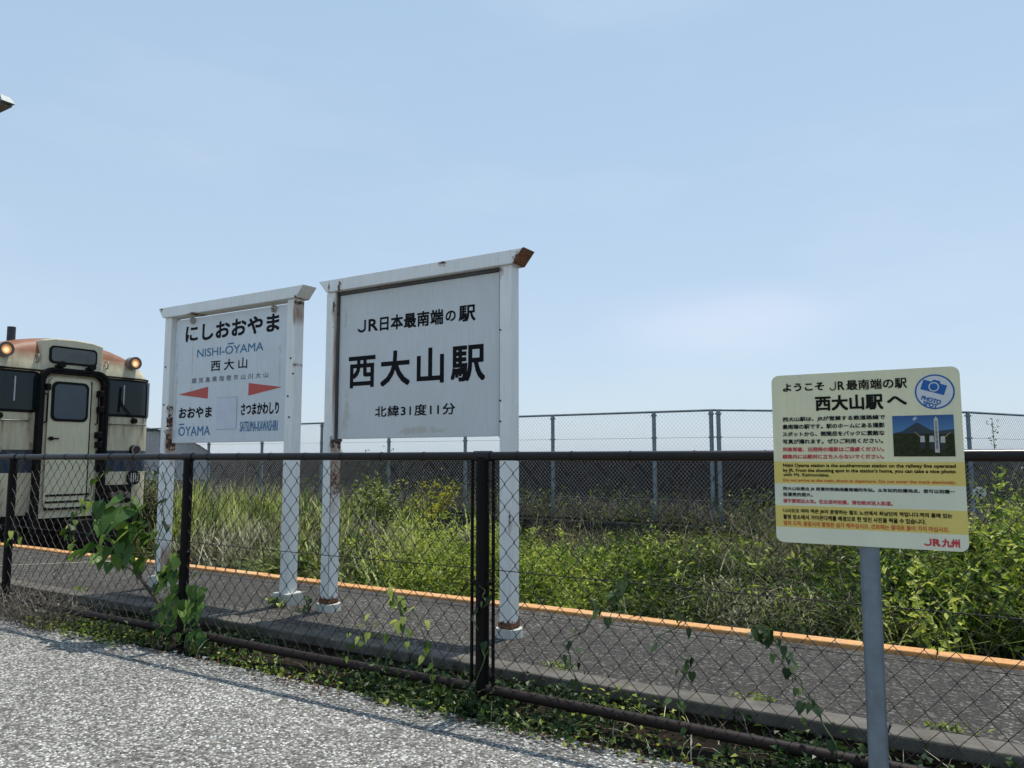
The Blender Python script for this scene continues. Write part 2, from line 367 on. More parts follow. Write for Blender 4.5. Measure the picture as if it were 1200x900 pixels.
# platform: asphalt top, wall to the track side
pl = MB(); pl.box(-90, 40, 3.58, 4.72, -.9, .105)
pl = pl.build('platform', M['plat']); tag(pl, kind='structure')
MB().box(-90, 40, 4.72, 4.93, -.9, .06).build('platform_wall', M['conc'], pl)
kb = MB().box(0, .594, 0.02, .165, -.06, 0).mesh('kerb_stone', M['conc'])
for i in range(42):
    o = link('kerb_stone', kb, pl, False); x = -19 + i*.6
    o.location = (x, 3.42 + random.uniform(-.004, .004), .116 + random.uniform(-.004, .003)); o['label'] = 'pale concrete kerb stone'; o.rotation_euler = (0, 0, radians(random.uniform(-.25, .25)))
    b = o.modifiers.new('bevel', 'BEVEL'); b.width = .009; b.segments = 2
MB().box(-90, 40, 3.50, 3.578, -.2, .053).build('kerb_bed', M['soil'], pl)
MB().box(-90, -19.01, 3.42, 3.575, .056, .113).build('kerb_run', M['conc'], pl)
MB().box(6.21, 40, 3.42, 3.575, .056, .113).build('kerb_run', M['conc'], pl)
cp = MB().box(0, .892, 0.02, .135, -.06, 0).mesh('coping_stone', M['orange'])
cpc = MB().box(0, .892, .0, .14, -.3, -.062).mesh('coping_base', M['conc'])
for i in range(40):
    x = -28.2 + i*.9
    o = link('coping_stone', cp, pl, False); o.location = (x, 4.835 + random.uniform(-.004, .004), .128 + random.uniform(-.004, .004))
    o['label'] = 'orange painted edge stone'
    b = o.modifiers.new('bevel', 'BEVEL'); b.width = .008; b.segments = 2
MB().box(-90, -28.21, 4.835, 4.975, .06, .127).build('edge_run', M['orange'], pl)
MB().box(-90, 40, 4.72, 4.832, .062, .108).build('edge_strip', M['plat'], pl)
wl = flat('faded_line_paint', (.26, .25, .20), .8)
o = MB().box(-8.6, -8.0, 4.22, 4.26, .106, .110)
o = MB().poly([(-8.9, 3.62, .110), (-8.85, 3.62, .110), (-7.90, 4.78, .110), (-7.95, 4.80, .110)]).build('painted_line', wl, pl)
MB().poly([(-3.80, 4.40, .110), (-3.62, 4.38, .110), (-3.62, 4.41, .110), (-3.80, 4.43, .110)]).build('painted_line', wl, pl)
# track bed, rails, sleepers
sheet('track_bed', -1500, 1500, 4.93, 8.25, -.86, M['ballast'])
steel = mat('rusty_rail_steel', (.13, .06, .035), .6, .3); wood = mat('old_sleeper_timber', (.07, .05, .035), .9)
for y in (5.916, 6.984):
    r = MB().prism([(y-.06, -.90), (y+.06, -.90), (y+.06, -.885), (y+.012, -.875), (y+.012, -.80), (y+.033, -.79), (y+.033, -.755), (y-.033, -.755), (y-.033, -.79), (y-.012, -.80), (y-.012, -.875), (y-.06, -.885)], -80, 60, 'yz')
    tag(r.build('rail', steel), kind='structure')
sm_ = MB().box(-.1, .1, 5.4, 7.5, -.93, -.845).mesh('sleeper', wood)
slp = tag(link('sleepers', MB().box(-.1, .1, 5.4, 7.5, -.93, -.84).mesh('sleepers', wood)), kind='structure')
for i in range(1, 90):
    o = link('sleeper', sm_, slp, False); o.location = ((-1 if i % 2 else 1)*((i+1)//2)*.65 - 6, 0, 0)
def bankz(y): 
    t = (y - 8.2)/3.7; return -.86 + .62*min(1, max(0, t))**.75
def bz(x, y): return bankz(y) + .06*sin(x*1.7 + y)*sin(x*.6 - y*1.9)
sheet('embankment', -60, 14, 8.2, 11.98, 0, M['under'], 200, 20, bz)
sheet('embankment', -1500, -60, 8.2, 12.1, -.5, M['under']); sheet('embankment', 14, 1500, 8.2, 12.1, -.5, M['under'])
def fz(x, y): return .1 + (.035*sin(y*2*pi/1.1) if y < 60 else 0)
sheet('field', -90, 60, 12.1, 60, .1, M['field'], 6, 420, fz)
sheet('field', -4000, -90, 12.1, 60, .1, M['field']); sheet('field', 60, 4000, 12.1, 60, .1, M['field'])
sheet('field', -4000, 4000, 60, 6000, .1, M['field'])
# low retaining wall of dark stone blocks under the far fence
rw = empty('retaining_wall', (-10, 12, -.4), 'low dark stone block wall below the far mesh fence, behind the weeds', 'wall')
MB().box(-60, 14, 12.0, 12.12, -.5, .12).build('wall_core', M['block'], rw)
sbm = [MB().box(0, .41 + d, -.07, 0, 0, .265).mesh('stone_block', M['block']) for d in (0, -.05, -.02)]
for row in range(2):
    x = -24 + row*.2
    while x < 5:
        k = random.randrange(3); o = link('stone_block', sbm[k], rw, False)
        o.location = (x + 10, 11.99 - 12 + random.uniform(-.02, .015), -.42 + .4 + row*.28)
        o.rotation_euler = (0, 0, radians(random.uniform(-1.5, 1.5)))
        b = o.modifiers.new('bevel', 'BEVEL'); b.width = .018; b.segments = 1
        x += (.41, .36, .39)[k] + .018

# ------------------------------------------------------------------ chain link mesh (real interlocked wires)
def chainlink(x0, x1, z0, z1, pw, ph, r, n=4, y=0, jit=0.0):
    a = pw/2; nw = int((x1 - x0)/a); nz = int((z1 - z0)/(ph/2)); V = []; 
    ks = np.arange(nz + 1); ang = 2*pi*np.arange(n)/n + pi/4
    rings = []
    for i in range(nw):
        side = ((ks + i) % 2)
        xx = x0 + i*a + side*a + np.where(side == 1, r*.9, -r*.9); zz = z0 + ks*ph/2
        # slow sag and bow of the whole net plus a little wire to wire scatter
        xx = xx + jit*np.sin(zz*7 + x0) + jit*.6*np.sin(i*.31 + zz*3)
        zz = zz + jit*1.2*np.sin(xx*1.9) + jit*.5*np.sin(i*1.3)
        yy = y + np.where(side == 1, 1, -1)*r*1.1 + jit*1.5*np.sin(xx*2.3 + zz*2)
        d = np.where(side == 1, 1, -1)
        P = np.stack([xx, yy, zz], 1)
        # ring in the plane roughly across the wire: use x/y/z mix
        ring = np.zeros((nz + 1, n, 3))
        ring[:, :, 0] = P[:, 0:1] + r*np.cos(ang)[None, :]
        ring[:, :, 1] = P[:, 1:2] + r*np.sin(ang)[None, :]
        ring[:, :, 2] = P[:, 2:3]
        # wires lean ~45 degrees: thin the ring so that its true thickness is r
        rings.append(ring)
    A = np.array(rings); nv = (nz + 1)*n
    V = A.reshape(-1, 3); base = (np.arange(nw)*nv)[:, None, None] + (np.arange(nz)*n)[None, :, None] + np.arange(n)[None, None, :]
    k2 = (np.arange(n) + 1) % n
    b2 = (np.arange(nw)*nv)[:, None, None] + (np.arange(nz)*n)[None, :, None] + k2[None, None, :]
    F = np.stack([base, b2, b2 + n, base + n], -1).reshape(-1, 4)
    return V, F
def blackpaint(name, col, rough, spec, chip):
    g = NG(name); c = g.mix(g.ramp(g.noise(26, 6, .75), [(.74 - chip, 0.), (.79 - chip, 1.)]), g.mix(g.noise(8, 4), col, tuple(q*1.7 for q in col)), (.05, .028, .02))
    return g.done(g.bsdf(c, rough, 0, g.bump(g.noise(45, 4), .2, .003), spec))
dark = blackpaint('brown_black_fence_paint', (.0045, .0035, .0035), .5, .12, .0)
railm = blackpaint('brown_black_rail_paint', (.006, .0045, .0045), .30, .30, .0)
lowm = blackpaint('rusty_bottom_rail_paint', (.014, .009, .008), .6, .2, .13)
wirem = mat('dark_coated_wire', (.016, .013, .012), .5, 0, .3, 12, spec=.25)
FY = 3.16
fence = empty('chain_link_fence', (-2.13, FY, 0), 'dark brown chain link fence with round posts between car park and platform', 'fence')
posts = [(-8.95, .030), (-6.68, .031), (-4.44, .031), (-2.13, .033), (1.9, .033)]
for i, (x, r) in enumerate(posts):
    p = MB().tube([(x, FY, -.06), (x, FY, 1.19)], r, 20).build('post', dark, fence)
    MB().tube([(x - .05, FY, 1.2), (x + .05, FY, 1.2)], .0265, 16).build('rail_joint', railm, fence)
    MB().ring((x, FY, .575), r, r + .006, 'z', .028, 20).build('clamp', dark, fence)
    bt = MB().tube([(x - r - .03, FY - .012, .589), (x + r + .03, FY - .012, .589)], .006, 6)
    bt.disc((x + r + .012, FY - .022, .589), .012, 'y', .016, 6).disc((x - r - .012, FY - .022, .589), .012, 'y', .016, 6).build('bolt', dark, fence)
    MB().ring((x, FY, 1.07), r, r + .003, 'z', .02, 20).build('clamp', dark, fence)
for x in (-2.13 - .062, -2.13 + .062):
    MB().tube([(x, FY, .10), (x, FY, 1.18)], .0085, 8).build('tension_bar', dark, fence)
for a, b in zip(posts[:-1], posts[1:]):
    zb = .09
    MB().tube([(a[0] + .03, FY, 1.2), (b[0] - .03, FY, 1.2)], .0215, 14).build('top_rail', railm, fence)
    MB().tube([(a[0] + .03, FY, zb), ((a[0] + b[0])/2, FY, zb - .006), (b[0] - .03, FY, zb)], .0235, 14).build('bottom_rail', lowm, fence)
    V, F = chainlink(a[0] + .045, b[0] - .045, .088, 1.19, .097, .108, .0022, 4, FY - .012, .005)
    o = link('wire_mesh', np_mesh('wire_mesh', V, [F], wirem), fence); tag(o, kind='stuff')
    pts = [(a[0] + (b[0] - a[0])*k/8, FY - .006, .655 + (.0 if k in (0, 8) else -.004*(1 - ((k-4)/4)**2))) for k in range(9)]
    MB().tube(pts, .0024, 5).build('tension_wire', wirem, fence)
    # small ties that hold the net to the top rail
    tb = MB(); x = a[0] + .2
    while x < b[0] - .1: tb.ring((x, FY, 1.2), .0215, .0245, 'x', .004, 10); x += .29
    tag(tb.build('wire_tie', wirem, fence), kind='stuff')

# far fence, galvanised, two metres tall on the retaining wall
galv = mat('dull_galvanised_steel', (.20, .24, .27), .5, .4, .2, 8)
galw = mat('galvanised_wire', (.20, .22, .24), .5, .2, .15, 8)
ff = empty('far_mesh_fence', (-3.8, 12.4, .1), 'tall grey galvanised mesh fence with steel posts on the far side of the track', 'fence')
corners = [(-27.0, 12.4), (-3.8, 12.4), (-.30, 15.3), (2.6, 21.0)]
def fpost(x, y):
    MB().tube([(x, y, .0), (x, y, 1.98)], .034, 12).build('post', galv, ff)
    for z in (1.52, 1.15, 1.90): MB().ring((x, y, z), .034, .052, 'z', .025, 10).build('clamp', galv, ff)
x = -4.85
while x > -27: fpost(x, 12.4); x -= 1.965
fpost(-3.86, 12.4); fpost(-3.74, 12.4)
for (xa, ya), (xb, yb) in zip(corners[1:-1], corners[2:]):
    L = math.hypot(xb - xa, yb - ya); n = max(1, round(L/2.0))
    for k in range(1, n + 1):
        if not (xb == -.30 and k < n and False): fpost(xa + (xb - xa)*k/n, ya + (yb - ya)*k/n)
for (xa, ya), (xb, yb) in zip(corners[:-1], corners[1:]):
    L = math.hypot(xb - xa, yb - ya); ang = math.atan2(yb - ya, xb - xa)
    MB().tube([(xa, ya, 1.975), (xb, yb, 1.975)], .021, 8).build('top_rail', galv, ff)
    for z in (1.53, 1.16, .5):
        MB().tube([(xa, ya - .02, z), (xb, yb - .02, z)], .0035, 4).build('tension_wire', galw, ff)
    V, F = chainlink(0, L, .10, 1.965, .070, .076, .0022, 3, 0, .002)
    W = V.copy(); W[:, 0] = xa + V[:, 0]*cos(ang) - V[:, 1]*sin(ang); W[:, 1] = ya + V[:, 0]*sin(ang) + V[:, 1]*cos(ang)
    tag(link('wire_mesh', np_mesh('wire_mesh', W, [F], galw), ff), kind='stuff')
# white round disc tied to the far fence
dw = flat('old_white_enamel', (.62, .62, .58), .5); dk = flat('dark_hole', (.03, .03, .03), .8)
ds = empty('round_plate', (-.16, 12.3, .72), 'small white round plate with dark marks hanging just right of the notice board', 'plate')
MB().disc((-.16, 12.30, .72), .085, 'y', .012, 24).build('disc', dw, ds)
MB().disc((-.19, 12.298, .73), .016, 'y', .003, 10).disc((-.14, 12.298, .755), .012, 'y', .003, 10).disc((-.15, 12.298, .69), .02, 'y', .003, 10).build('hole', dk, ds)
MB().tube([(-.16, 12.32, .70), (-.16, 12.31, .10)], .012, 6).build('stake', galv, ds)

# ------------------------------------------------------------------ station name boards
INK = flat('black_lettering', (.005, .005, .007), .5, .1); BLUE = flat('blue_lettering', (.035, .16, .30), .4)
RED = flat('faded_red_print', (.50, .085, .065), .5); GREY = flat('grey_lettering', (.13, .14, .16), .5)
WCOL = (.78, .79, .77)
def sign_frame(root, xl, xr, foot, spots, cap, rustfoot, capspots, stain=()):
    wp = rust_paint('aged_white_paint', WCOL, spots, .42, 0, .35, rustfoot, stain)
    wc = rust_paint('aged_white_beam_paint', WCOL, capspots, .42, 0, .35)
    for x in (xl, xr):
        MB().box(x - .045, x + .045, 4.05, 4.14, .1, 2.412).build('post', wp, root, .005)
        if foot == 'round':
            MB().disc((x, 4.095, .10), .086, 'z', .055, 28, .082).build('footing', wf, root, .006)
        else:
            MB().box(x - .078, x + .078, 4.015, 4.175, .10, .195).build('footing', wf, root, .006)
    (a0, a1, b0, b1) = cap
    MB().prism([(a1, 2.412), (b0, 2.412), (b1, 2.502), (a0, 2.502)], 4.025, 4.165, 'xz').build('beam', wc, root, .004)
    return wp
wf = rust_paint('whitewashed_concrete', (.52, .52, .48), [], .85, .07, .9)
# 1: station name with the neighbouring stations
s1 = empty('station_name_sign', (-5.28, 4.095, .1), 'hanging white station name board reading NISHI-OYAMA with two red arrows', 'sign', 'white station boards on the platform')
wp1 = sign_frame(s1, -6.05, -4.51, 'square', [(-6.0, 1.5, .035, .13), (-6.0, 1.33, .04, .12), (-6.01, 1.62, .02, .04), (-4.47, 2.38, .03, .03), (-4.47, 1.9, .012, .02), (-5.99, .35, .02, .05)],
                 (-6.165, -6.10, -4.44, -4.36), .13, [(-5.70, 2.415, .10, .012), (-6.12, 2.49, .03, .02), (-4.45, 2.42, .02, .02)], [(-5.995, 1.32, .02, .17), (-4.475, 2.30, .02, .12), (-6.0, .3, .02, .2)])
def m_board(name, spots, col):
    g = NG(name); st = g.noise(14, 5, .65, stretch=(5, 1, .35))
    c = g.mix(g.ramp(st, [(.42, 0.), (.78, .30)]), col, (.40, .42, .40))
    c = g.mix(g.ramp(g.noise(2.6, 6, .7), [(.42, 0.), (.8, .35)]), c, (.42, .45, .42))
    c = g.mix(g.ramp(g.noise(45, 5, .8), [(.69, 0.), (.73, .5)]), c, (.25, .25, .22))
    if spots: c = g.mix(g.math('MULTIPLY', g.spots(spots, 20), .38), c, (.36, .31, .20))
    return g.done(g.bsdf(c, .38, 0, g.bump(g.noise(6, 4), .12, .01), .5))
bm1 = m_board('stained_white_board', [(-5.74, 2.0, .025, .45), (-5.95, 1.8, .03, .7), (-5.7, 1.38, .02, .15), (-4.66, 1.9, .02, .3)], (.62, .66, .69))
BY = 4.085
MB().box(-5.981, -4.585, BY, BY + .03, 1.319, 2.386).build('board', bm1, s1, .003)
ty = BY - .0012
text('lettering', 'にしおおやま', -5.849, -4.677, 2.181, 2.326, ty, INK, s1, .035, 1.0, 'large bold black hiragana', None, 6)
text('lettering', 'NISHI-OYAMA', -5.682, -4.853, 2.040, 2.110, ty, BLUE, s1, .014, 1.0, 'blue roman station name')
shape('macron', [(-5.287, 2.121), (-5.210, 2.121), (-5.210, 2.133), (-5.287, 2.133)], ty, BLUE, s1)
text('lettering', '西大山', -5.494, -5.040, 1.910, 2.001, ty, INK, s1, .02, 1.55, 'small black kanji', None, 3)
text('lettering', '鹿児島県指宿市山川大山', -5.738, -4.790, 1.821, 1.867, ty, GREY, s1, .02, 1.75, 'small grey kanji of the address', None, 11)
shape('arrow', [(-5.917, 1.734), (-5.520, 1.684), (-5.520, 1.784)], ty, RED, s1, 'red arrow pointing left')
shape('arrow', [(-5.015, 1.687), (-4.625, 1.738), (-5.015, 1.789)], ty, RED, s1, 'red arrow pointing right')
text('lettering', 'おおやま', -5.896, -5.460, 1.527, 1.620, ty, INK, s1, .035, 1.0, 'black hiragana at lower left', None, 4)
text('lettering', 'OYAMA', -5.895, -5.472, 1.378, 1.459, ty, BLUE, s1, .014, 1.0, 'blue roman name of the next station on the left')
shape('macron', [(-5.890, 1.471), (-5.818, 1.471), (-5.818, 1.483), (-5.890, 1.483)], ty, BLUE, s1)
text('lettering', 'さつまかわしり', -5.097, -4.655, 1.533, 1.626, ty, INK, s1, .03, 1.0, 'black hiragana at lower right', None, 7)
text('lettering', 'SATSUMA-KAWASHIRI', -5.103, -4.663, 1.401, 1.483, ty, BLUE, s1, .014, 1.0, 'narrow blue roman name of the next station on the right')
stk = flat('pale_sticker', (.56, .60, .66), .35)
MB().box(-5.397, -5.150, BY - .0022, BY - .0004, 1.427, 1.684).build('blank_sticker', stk, s1)
sce = flat('sticker_edge', (.32, .35, .42), .6)
MB().box(-5.397, -5.150, BY - .003, BY - .0004, 1.684, 1.687).box(-5.397, -5.150, BY - .003, BY - .0004, 1.424, 1.427).box(-5.150, -5.147, BY - .003, BY - .0004, 1.424, 1.687).build('sticker_edge', sce, s1)
hk = rust_paint('rusty_hook_paint', (.42, .40, .34), [], .6, .16, .3)
for x in (-5.745, -4.735):
    o = MB().box(x - .022, x + .022, 4.070, 4.076, 2.335, 2.41).tube([(x, 4.06, 2.345), (x, 4.05, 2.36), (x, 4.056, 2.385), (x, 4.07, 2.39)], .007, 8)
    o.disc((x, 4.058, 2.35), .014, 'y', .012, 8).build('hanger', hk, s1)
o = MB().tube([(-6.0, 4.05, 1.43), (-6.0, 4.03, 1.43), (-5.985, 4.02, 1.42), (-5.97, 4.03, 1.40)], .012, 8).disc((-6.0, 4.03, 1.43), .022, 'y', .02, 8).build('bracket_bolt', hk, s1)
for x, z in ((-6.06, 1.98), (-6.06, 1.65), (-4.50, 1.95), (-4.52, 1.66), (-4.50, 1.5), (-4.47, 1.83)):
    MB().disc((x, 4.044, z), .007, 'y', .007, 8).build('screw', dk, s1)

# 2: southernmost station board
s2 = empty('station_name_sign', (-3.33, 4.095, .1), 'framed white board with large black kanji 西大山駅, latitude line below, rusty beam end', 'sign', 'white station boards on the platform')
wp2 = sign_frame(s2, -4.09, -2.562, 'round', [(-4.06, 2.30, .022, .10), (-4.055, 1.30, .03, .10), (-4.048, 1.02, .008, .22), (-2.53, .82, .012, .07), (-2.6, 2.39, .03, .03)],
                 (-4.20, -4.12, -2.500, -2.425), .20, [(-4.09, 2.46, .012, .06), (-3.98, 2.43, .012, .03), (-2.45, 2.45, .09, .05), (-3.05, 2.49, .05, .02)], [(-4.050, 1.12, .014, .22), (-4.054, .7, .007, .6), (-4.05, 1.9, .01, .6)])
rs = mat('flaking_rust', (.17, .075, .034), .9, 0, .5, 40, .8, 60)
def ragged(x, w, h):                                 # torn rusty foot where the post has rotted through
    b = MB()
    for k in range(9):
        a = x - w + 2*w*k/8; hh = h*random.uniform(.35, 1)
        b.prism([(a - .011, .16), (a + .011, .16), (a + random.uniform(-.008, .008), .16 + hh)], 4.046 - .002*(k % 2), 4.052)
    for k in range(8):
        a = 4.055 + .08*k/7; hh = h*random.uniform(.35, 1)
        b.prism([(a - .010, .16), (a + .010, .16), (a, .16 + hh)], x + .044, x + .049, 'yz')
    return b
ragged(-4.09, .042, .055).build('rusted_foot', rs, s2); ragged(-2.562, .042, .055).build('rusted_foot', rs, s2)
bm2 = m_board('weathered_grey_board', [(-3.95, 1.5, .06, .3), (-3.3, 1.38, .4, .05), (-3.97, 2.2, .03, .2)], (.58, .605, .61))
MB().box(-4.030, -2.632, BY, BY + .035, 1.329, 2.386).build('board', bm2, s2, .003)
ch = rust_paint('dark_channel_paint', (.05, .045, .042), [], .6, .14, .3)
MB().box(-4.0445, -4.031, BY - .018, BY + .05, 1.31, 2.41).build('side_channel', ch, s2)
MB().box(-2.631, -2.6075, BY - .004, BY + .05, 1.32, 2.41).build('side_channel', flat('pale_channel', (.35, .36, .36)), s2)
MB().box(-4.030, -2.632, BY - .012, BY + .05, 2.388, 2.411).build('top_channel', ch, s2)
letter_j(-3.852, -3.772, 2.092, 2.183, .017, ty, INK, s2); text('lettering', 'R', -3.748, -3.658, 2.094, 2.183, ty, INK, s2, .03)
text('lettering', '日本最南端', -3.640, -3.078, 2.087, 2.193, ty, INK, s2, .03, 1.05, None, None, 5)
text('lettering', 'の', -3.060, -2.975, 2.100, 2.172, ty, INK, s2, .03)
text('lettering', '駅', -2.952, -2.816, 2.087, 2.195, ty, INK, s2, .03)
text('lettering', '西大山駅', -3.933, -2.739, 1.690, 1.938, ty, INK, s2, .025, 1.22, 'largest black kanji', None, 4)
text('lettering', '北緯31度11分', -3.672, -2.975, 1.477, 1.555, ty, INK, s2, .02, 1.12)
rb = MB().box(-2.470, -2.452, 4.035, 4.155, 2.415, 2.505)
rb = MB().prism([(-2.497, 2.413), (-2.488, 2.413), (-2.413, 2.503), (-2.422, 2.503)], 4.027, 4.163).build('rusted_beam_end', rs, s2)
MB().tube([(-3.985, 4.02, 2.40), (-3.99, 4.018, 2.44), (-3.97, 4.018, 2.465), (-3.985, 4.018, 2.475)], .005, 6).build('bent_hook', rs, s2)
for z in (2.0, 1.55, 1.42): MB().disc((-2.60, 4.044, z), .006, 'y', .007, 8).build('screw', dk, s2)

# ------------------------------------------------------------------ notice board on a pipe in the foreground
s3 = empty('notice_board', (-.32, 2.54, 0), 'cream and yellow photo spot notice with small multilingual print on a grey pipe', 'sign')
NY = 2.50; ny = NY - .0008
cream = m_board('cream_board', [], (.70, .67, .43)); cream2 = flat('pale_print', (.64, .65, .50)); yel = flat('yellow_print_band', (.64, .51, .14), .5)
MB().prism(rrect(-.581, -.063, .931, 1.450, .022), NY, NY + .004).build('panel', cream, s3)
gp = mat('galvanised_pipe', (.15, .19, .225), .45, .4, .18, 14, .15, 40, dirt=((.20, .24, .28), .6))
MB().tube([(-.322, 2.54, -.3), (-.322, 2.54, 1.36)], .0275, 28).build('pole', gp, s3)
for z in (1.05, 1.32): MB().box(-.372, -.272, 2.504, 2.512, z - .015, z + .015).ring((-.322, 2.54, z - .012), .0295, .034, 'z', .024, 20).build('bracket', gp, s3)
def band(z0, z1, m, name): MB().poly([(-.5808, ny, z0), (-.0632, ny, z0), (-.0632, ny, z1), (-.5808, ny, z1)]).build(name, m, s3)
yl = lambda a, b, m, n: band(a, b, m, n)
yl(1.112, 1.179, yel, 'yellow_band'); yl(.978, 1.044, yel, 'yellow_band')
yl(1.044, 1.112, cream2, 'pale_band')
shape('pale_band', [p for p in rrect(-.5805, -.0635, .9315, 1.1, .0215) if p[1] < .96 and p[0] > -.3] + [(-.0635, .978), (-.5805, .978)] + [p for p in rrect(-.5805, -.0635, .9315, 1.1, .0215) if p[1] < .96 and p[0] < -.3], ny, cream2, s3)
t3 = ny - .0005
RD = flat('red_print', (.50, .05, .06), .5); OR = flat('orange_print', (.55, .13, .03), .5); NV = flat('navy_print', (.008, .012, .018), .5, .1); BK = flat('black_print', (.008, .009, .006), .5, .1)
def T(body, x0, x1, z0, z1, m, b=.03, sp=1.0): return text('print_line', body, x0, x1, z0, z1, t3, m, s3, b, sp)
text('print_line', 'ようこそ', -.546, -.424, 1.398, 1.423, t3, BK, s3, .035, 1.0)
letter_j(-.409, -.390, 1.3955, 1.4225, .0032, t3, BK, s3, 'print_line'); text('print_line', 'R', -.385, -.366, 1.3960, 1.4225, t3, BK, s3, .03); text('print_line', '最南端の駅', -.361, -.197, 1.394, 1.425, t3, BK, s3, .022)
text('print_line', '西大山駅', -.452, -.262, 1.334, 1.381, t3, BK, s3, .035, 1.0, 'large station name')
text('print_line', 'へ', -.252, -.199, 1.345, 1.371, t3, BK, s3, .05)
T('西大山駅は、JRが営業する鉄道路線で', -.550, -.259, 1.302, 1.318, NV)
T('最南端の駅です。駅のホームにある撮影', -.551, -.261, 1.280, 1.295, NV)
T('スポットから、開聞岳をバックに素敵な', -.552, -.262, 1.257, 1.272, NV)
T('写真が撮れます。ぜひご利用ください。', -.552, -.267, 1.234, 1.249, NV)
T('列車到着、出発時の撮影はご遠慮ください。', -.553, -.265, 1.210, 1.224, RD)
T('線路内には絶対に立ち入らないでください。', -.554, -.267, 1.188, 1.202, RD)
T('Nishi Oyama station is the southernmost station on the railway line operated', -.554, -.085, 1.1595, 1.1735, BK, .03)
T("by JR. From the shooting spot in the station's home, you can take a nice photo", -.554, -.086, 1.1445, 1.1585, BK, .03)
T('with Mt. Kaimondake.', -.554, -.419, 1.134, 1.1445, BK, .03)
T('Do not arrive at the train, shoot at departure. Do not enter the track absolutely.', -.555, -.086, 1.115, 1.127, OR, .03)
T('西大山站是由 JR 经营的铁路线最南端的车站。从车站的拍摄地点，您可以拍摄一', -.556, -.090, 1.089, 1.102, NV, .03)
T('张漂亮的照片。', -.556, -.469, 1.072, 1.0845, NV, .03)
T('请不要到达火车。在出发时拍摄，请勿绝对进入轨道。', -.557, -.249, 1.0515, 1.065, RD, .03)
T('니시오오 야마 역은 JR이 운영하는 철도 노선에서 최남단의 역입니다.역의 홈에 있는', -.558, -.100, 1.020, 1.0355, BK, .03)
T('촬영 장소에서 가이몬다케를 배경으로 한 멋진 사진을 찍을 수 있습니다.', -.558, -.166, 1.002, 1.017, BK, .03)
T('열차 도착, 출발시의 촬영은 삼가 해주십시오. 선로에는 절대로 들어 가지 마십시오.', -.558, -.109, .982, .9975, OR, .03)
letter_j(-.1745, -.1545, .9425, .9635, .0048, t3, RD, s3, 'print_line'); text('print_line', 'R', -.1520, -.1320, .9425, .9635, t3, RD, s3, .07); text('print_line', '九州', -.1295, -.085, .9415, .9650, t3, RD, s3, .05)
# photo spot roundel: ring, tilted camera, lettering
LB = flat('roundel_blue', (.012, .10, .33), .45); LW = flat('roundel_white', (.55, .58, .58), .45)
cx, cz, R_ = -.1275, 1.3795, .0505
el = lambda r, k=40: [(cx + r*cos(2*pi*i/k), cz + r*.99*sin(2*pi*i/k)) for i in range(k)]
shape('roundel', el(R_), ny, LB, s3); shape('roundel_ground', el(R_*.915), ny - .0003, LW, s3)
def rot(pts, a, ox, oz): return [(ox + p[0]*cos(a) - p[1]*sin(a), oz + p[0]*sin(a) + p[1]*cos(a)) for p in pts]
A_ = radians(-19); ox, oz = cx + .0005, cz + .0135
shape('camera_symbol', rot([(-.033, -.016), (.029, -.016), (.029, .013), (.012, .013), (.008, .020), (-.008, .020), (-.012, .013), (-.033, .013)], A_, ox, oz), ny - .0006, LB, s3)
cc = rot([(-.002, 0)], A_, ox, oz)[0]
for r, m_ in ((.0135, LW), (.0105, LB)):
    shape('camera_lens', [(cc[0] + r*cos(2*pi*i/24), cc[1] + r*sin(2*pi*i/24)) for i in range(24)], ny - (.0009 if m_ is LW else .0012), m_, s3)
text('print_line', 'PHOTO', -.1625, -.1115, 1.3495, 1.3625, ny - .0008, LB, s3, .045, 1.0, None, A_)
text('print_line', 'SPOT', -.1590, -.1210, 1.3360, 1.3485, ny - .0008, LB, s3, .045, 1.0, None, A_)
# small picture printed on the board: sky, cone mountain, field, three visitors beside a white post
px0, px1, pz0, pz1 = -.240, -.084, 1.195, 1.313
def m_psky():
    g = NG('printed_sky'); z = g.sep()[2]; f = g.math('MULTIPLY', g.math('SUBTRACT', z, 1.25), 15.8, True)
    c = g.ramp(f, [(0, (.07, .20, .36)), (1, (.012, .07, .22))]); c = g.mix(g.spots([(-.183, 1.304, .012, .009)], 90), c, (.35, .42, .48)); return g.done(g.bsdf(c, .5))
shape('picture_sky', [(px0, pz0), (px1, pz0), (px1, pz1), (px0, pz1)], ny, m_psky(), s3)
mtn = flat('printed_mountain', (.028, .045, .055)); fld = m_soil('printed_field', (.012, .018, .010), (.05, .055, .025), 90, .0001)
shape('picture_mountain', [(px0, 1.262), (-.215, 1.268), (-.194, 1.282), (-.179, 1.2915), (-.174, 1.292), (-.158, 1.281), (-.142, 1.270), (-.12, 1.268), (px1, 1.272), (px1, 1.25), (px0, 1.25)], ny - .0003, mtn, s3)
shape('picture_field', [(px0, pz0), (px1, pz0), (px1, 1.258), (px0, 1.262)], ny - .0005, fld, s3)
pw_ = flat('printed_white', (.42, .43, .40)); pdk = flat('printed_dark', (.03, .03, .035)); psk = flat('printed_skin', (.24, .14, .09))
def fig(x, z, arm):
    shape('picture_figure', [(x - .006, z), (x + .006, z), (x + .005, z + .018), (x - .005, z + .018)], ny - .0008, pw_, s3)
    shape('picture_figure', [(x - .005, z - .020), (x + .005, z - .020), (x + .006, z), (x - .006, z)], ny - .0008, pdk, s3)
    shape('picture_figure', [(x + .0035*cos(2*pi*i/8), z + .0215 + .004*sin(2*pi*i/8)) for i in range(8)], ny - .0009, pdk, s3)
    for s_ in arm: shape('picture_figure', [(x + s_*.004, z + .012), (x + s_*.004, z + .017), (x + s_*.019, z + .031), (x + s_*.020, z + .028)], ny - .0007, psk, s3)
fig(-.164, 1.236, (-1,)); fig(-.141, 1.236, ()); fig(-.113, 1.234, (1,))
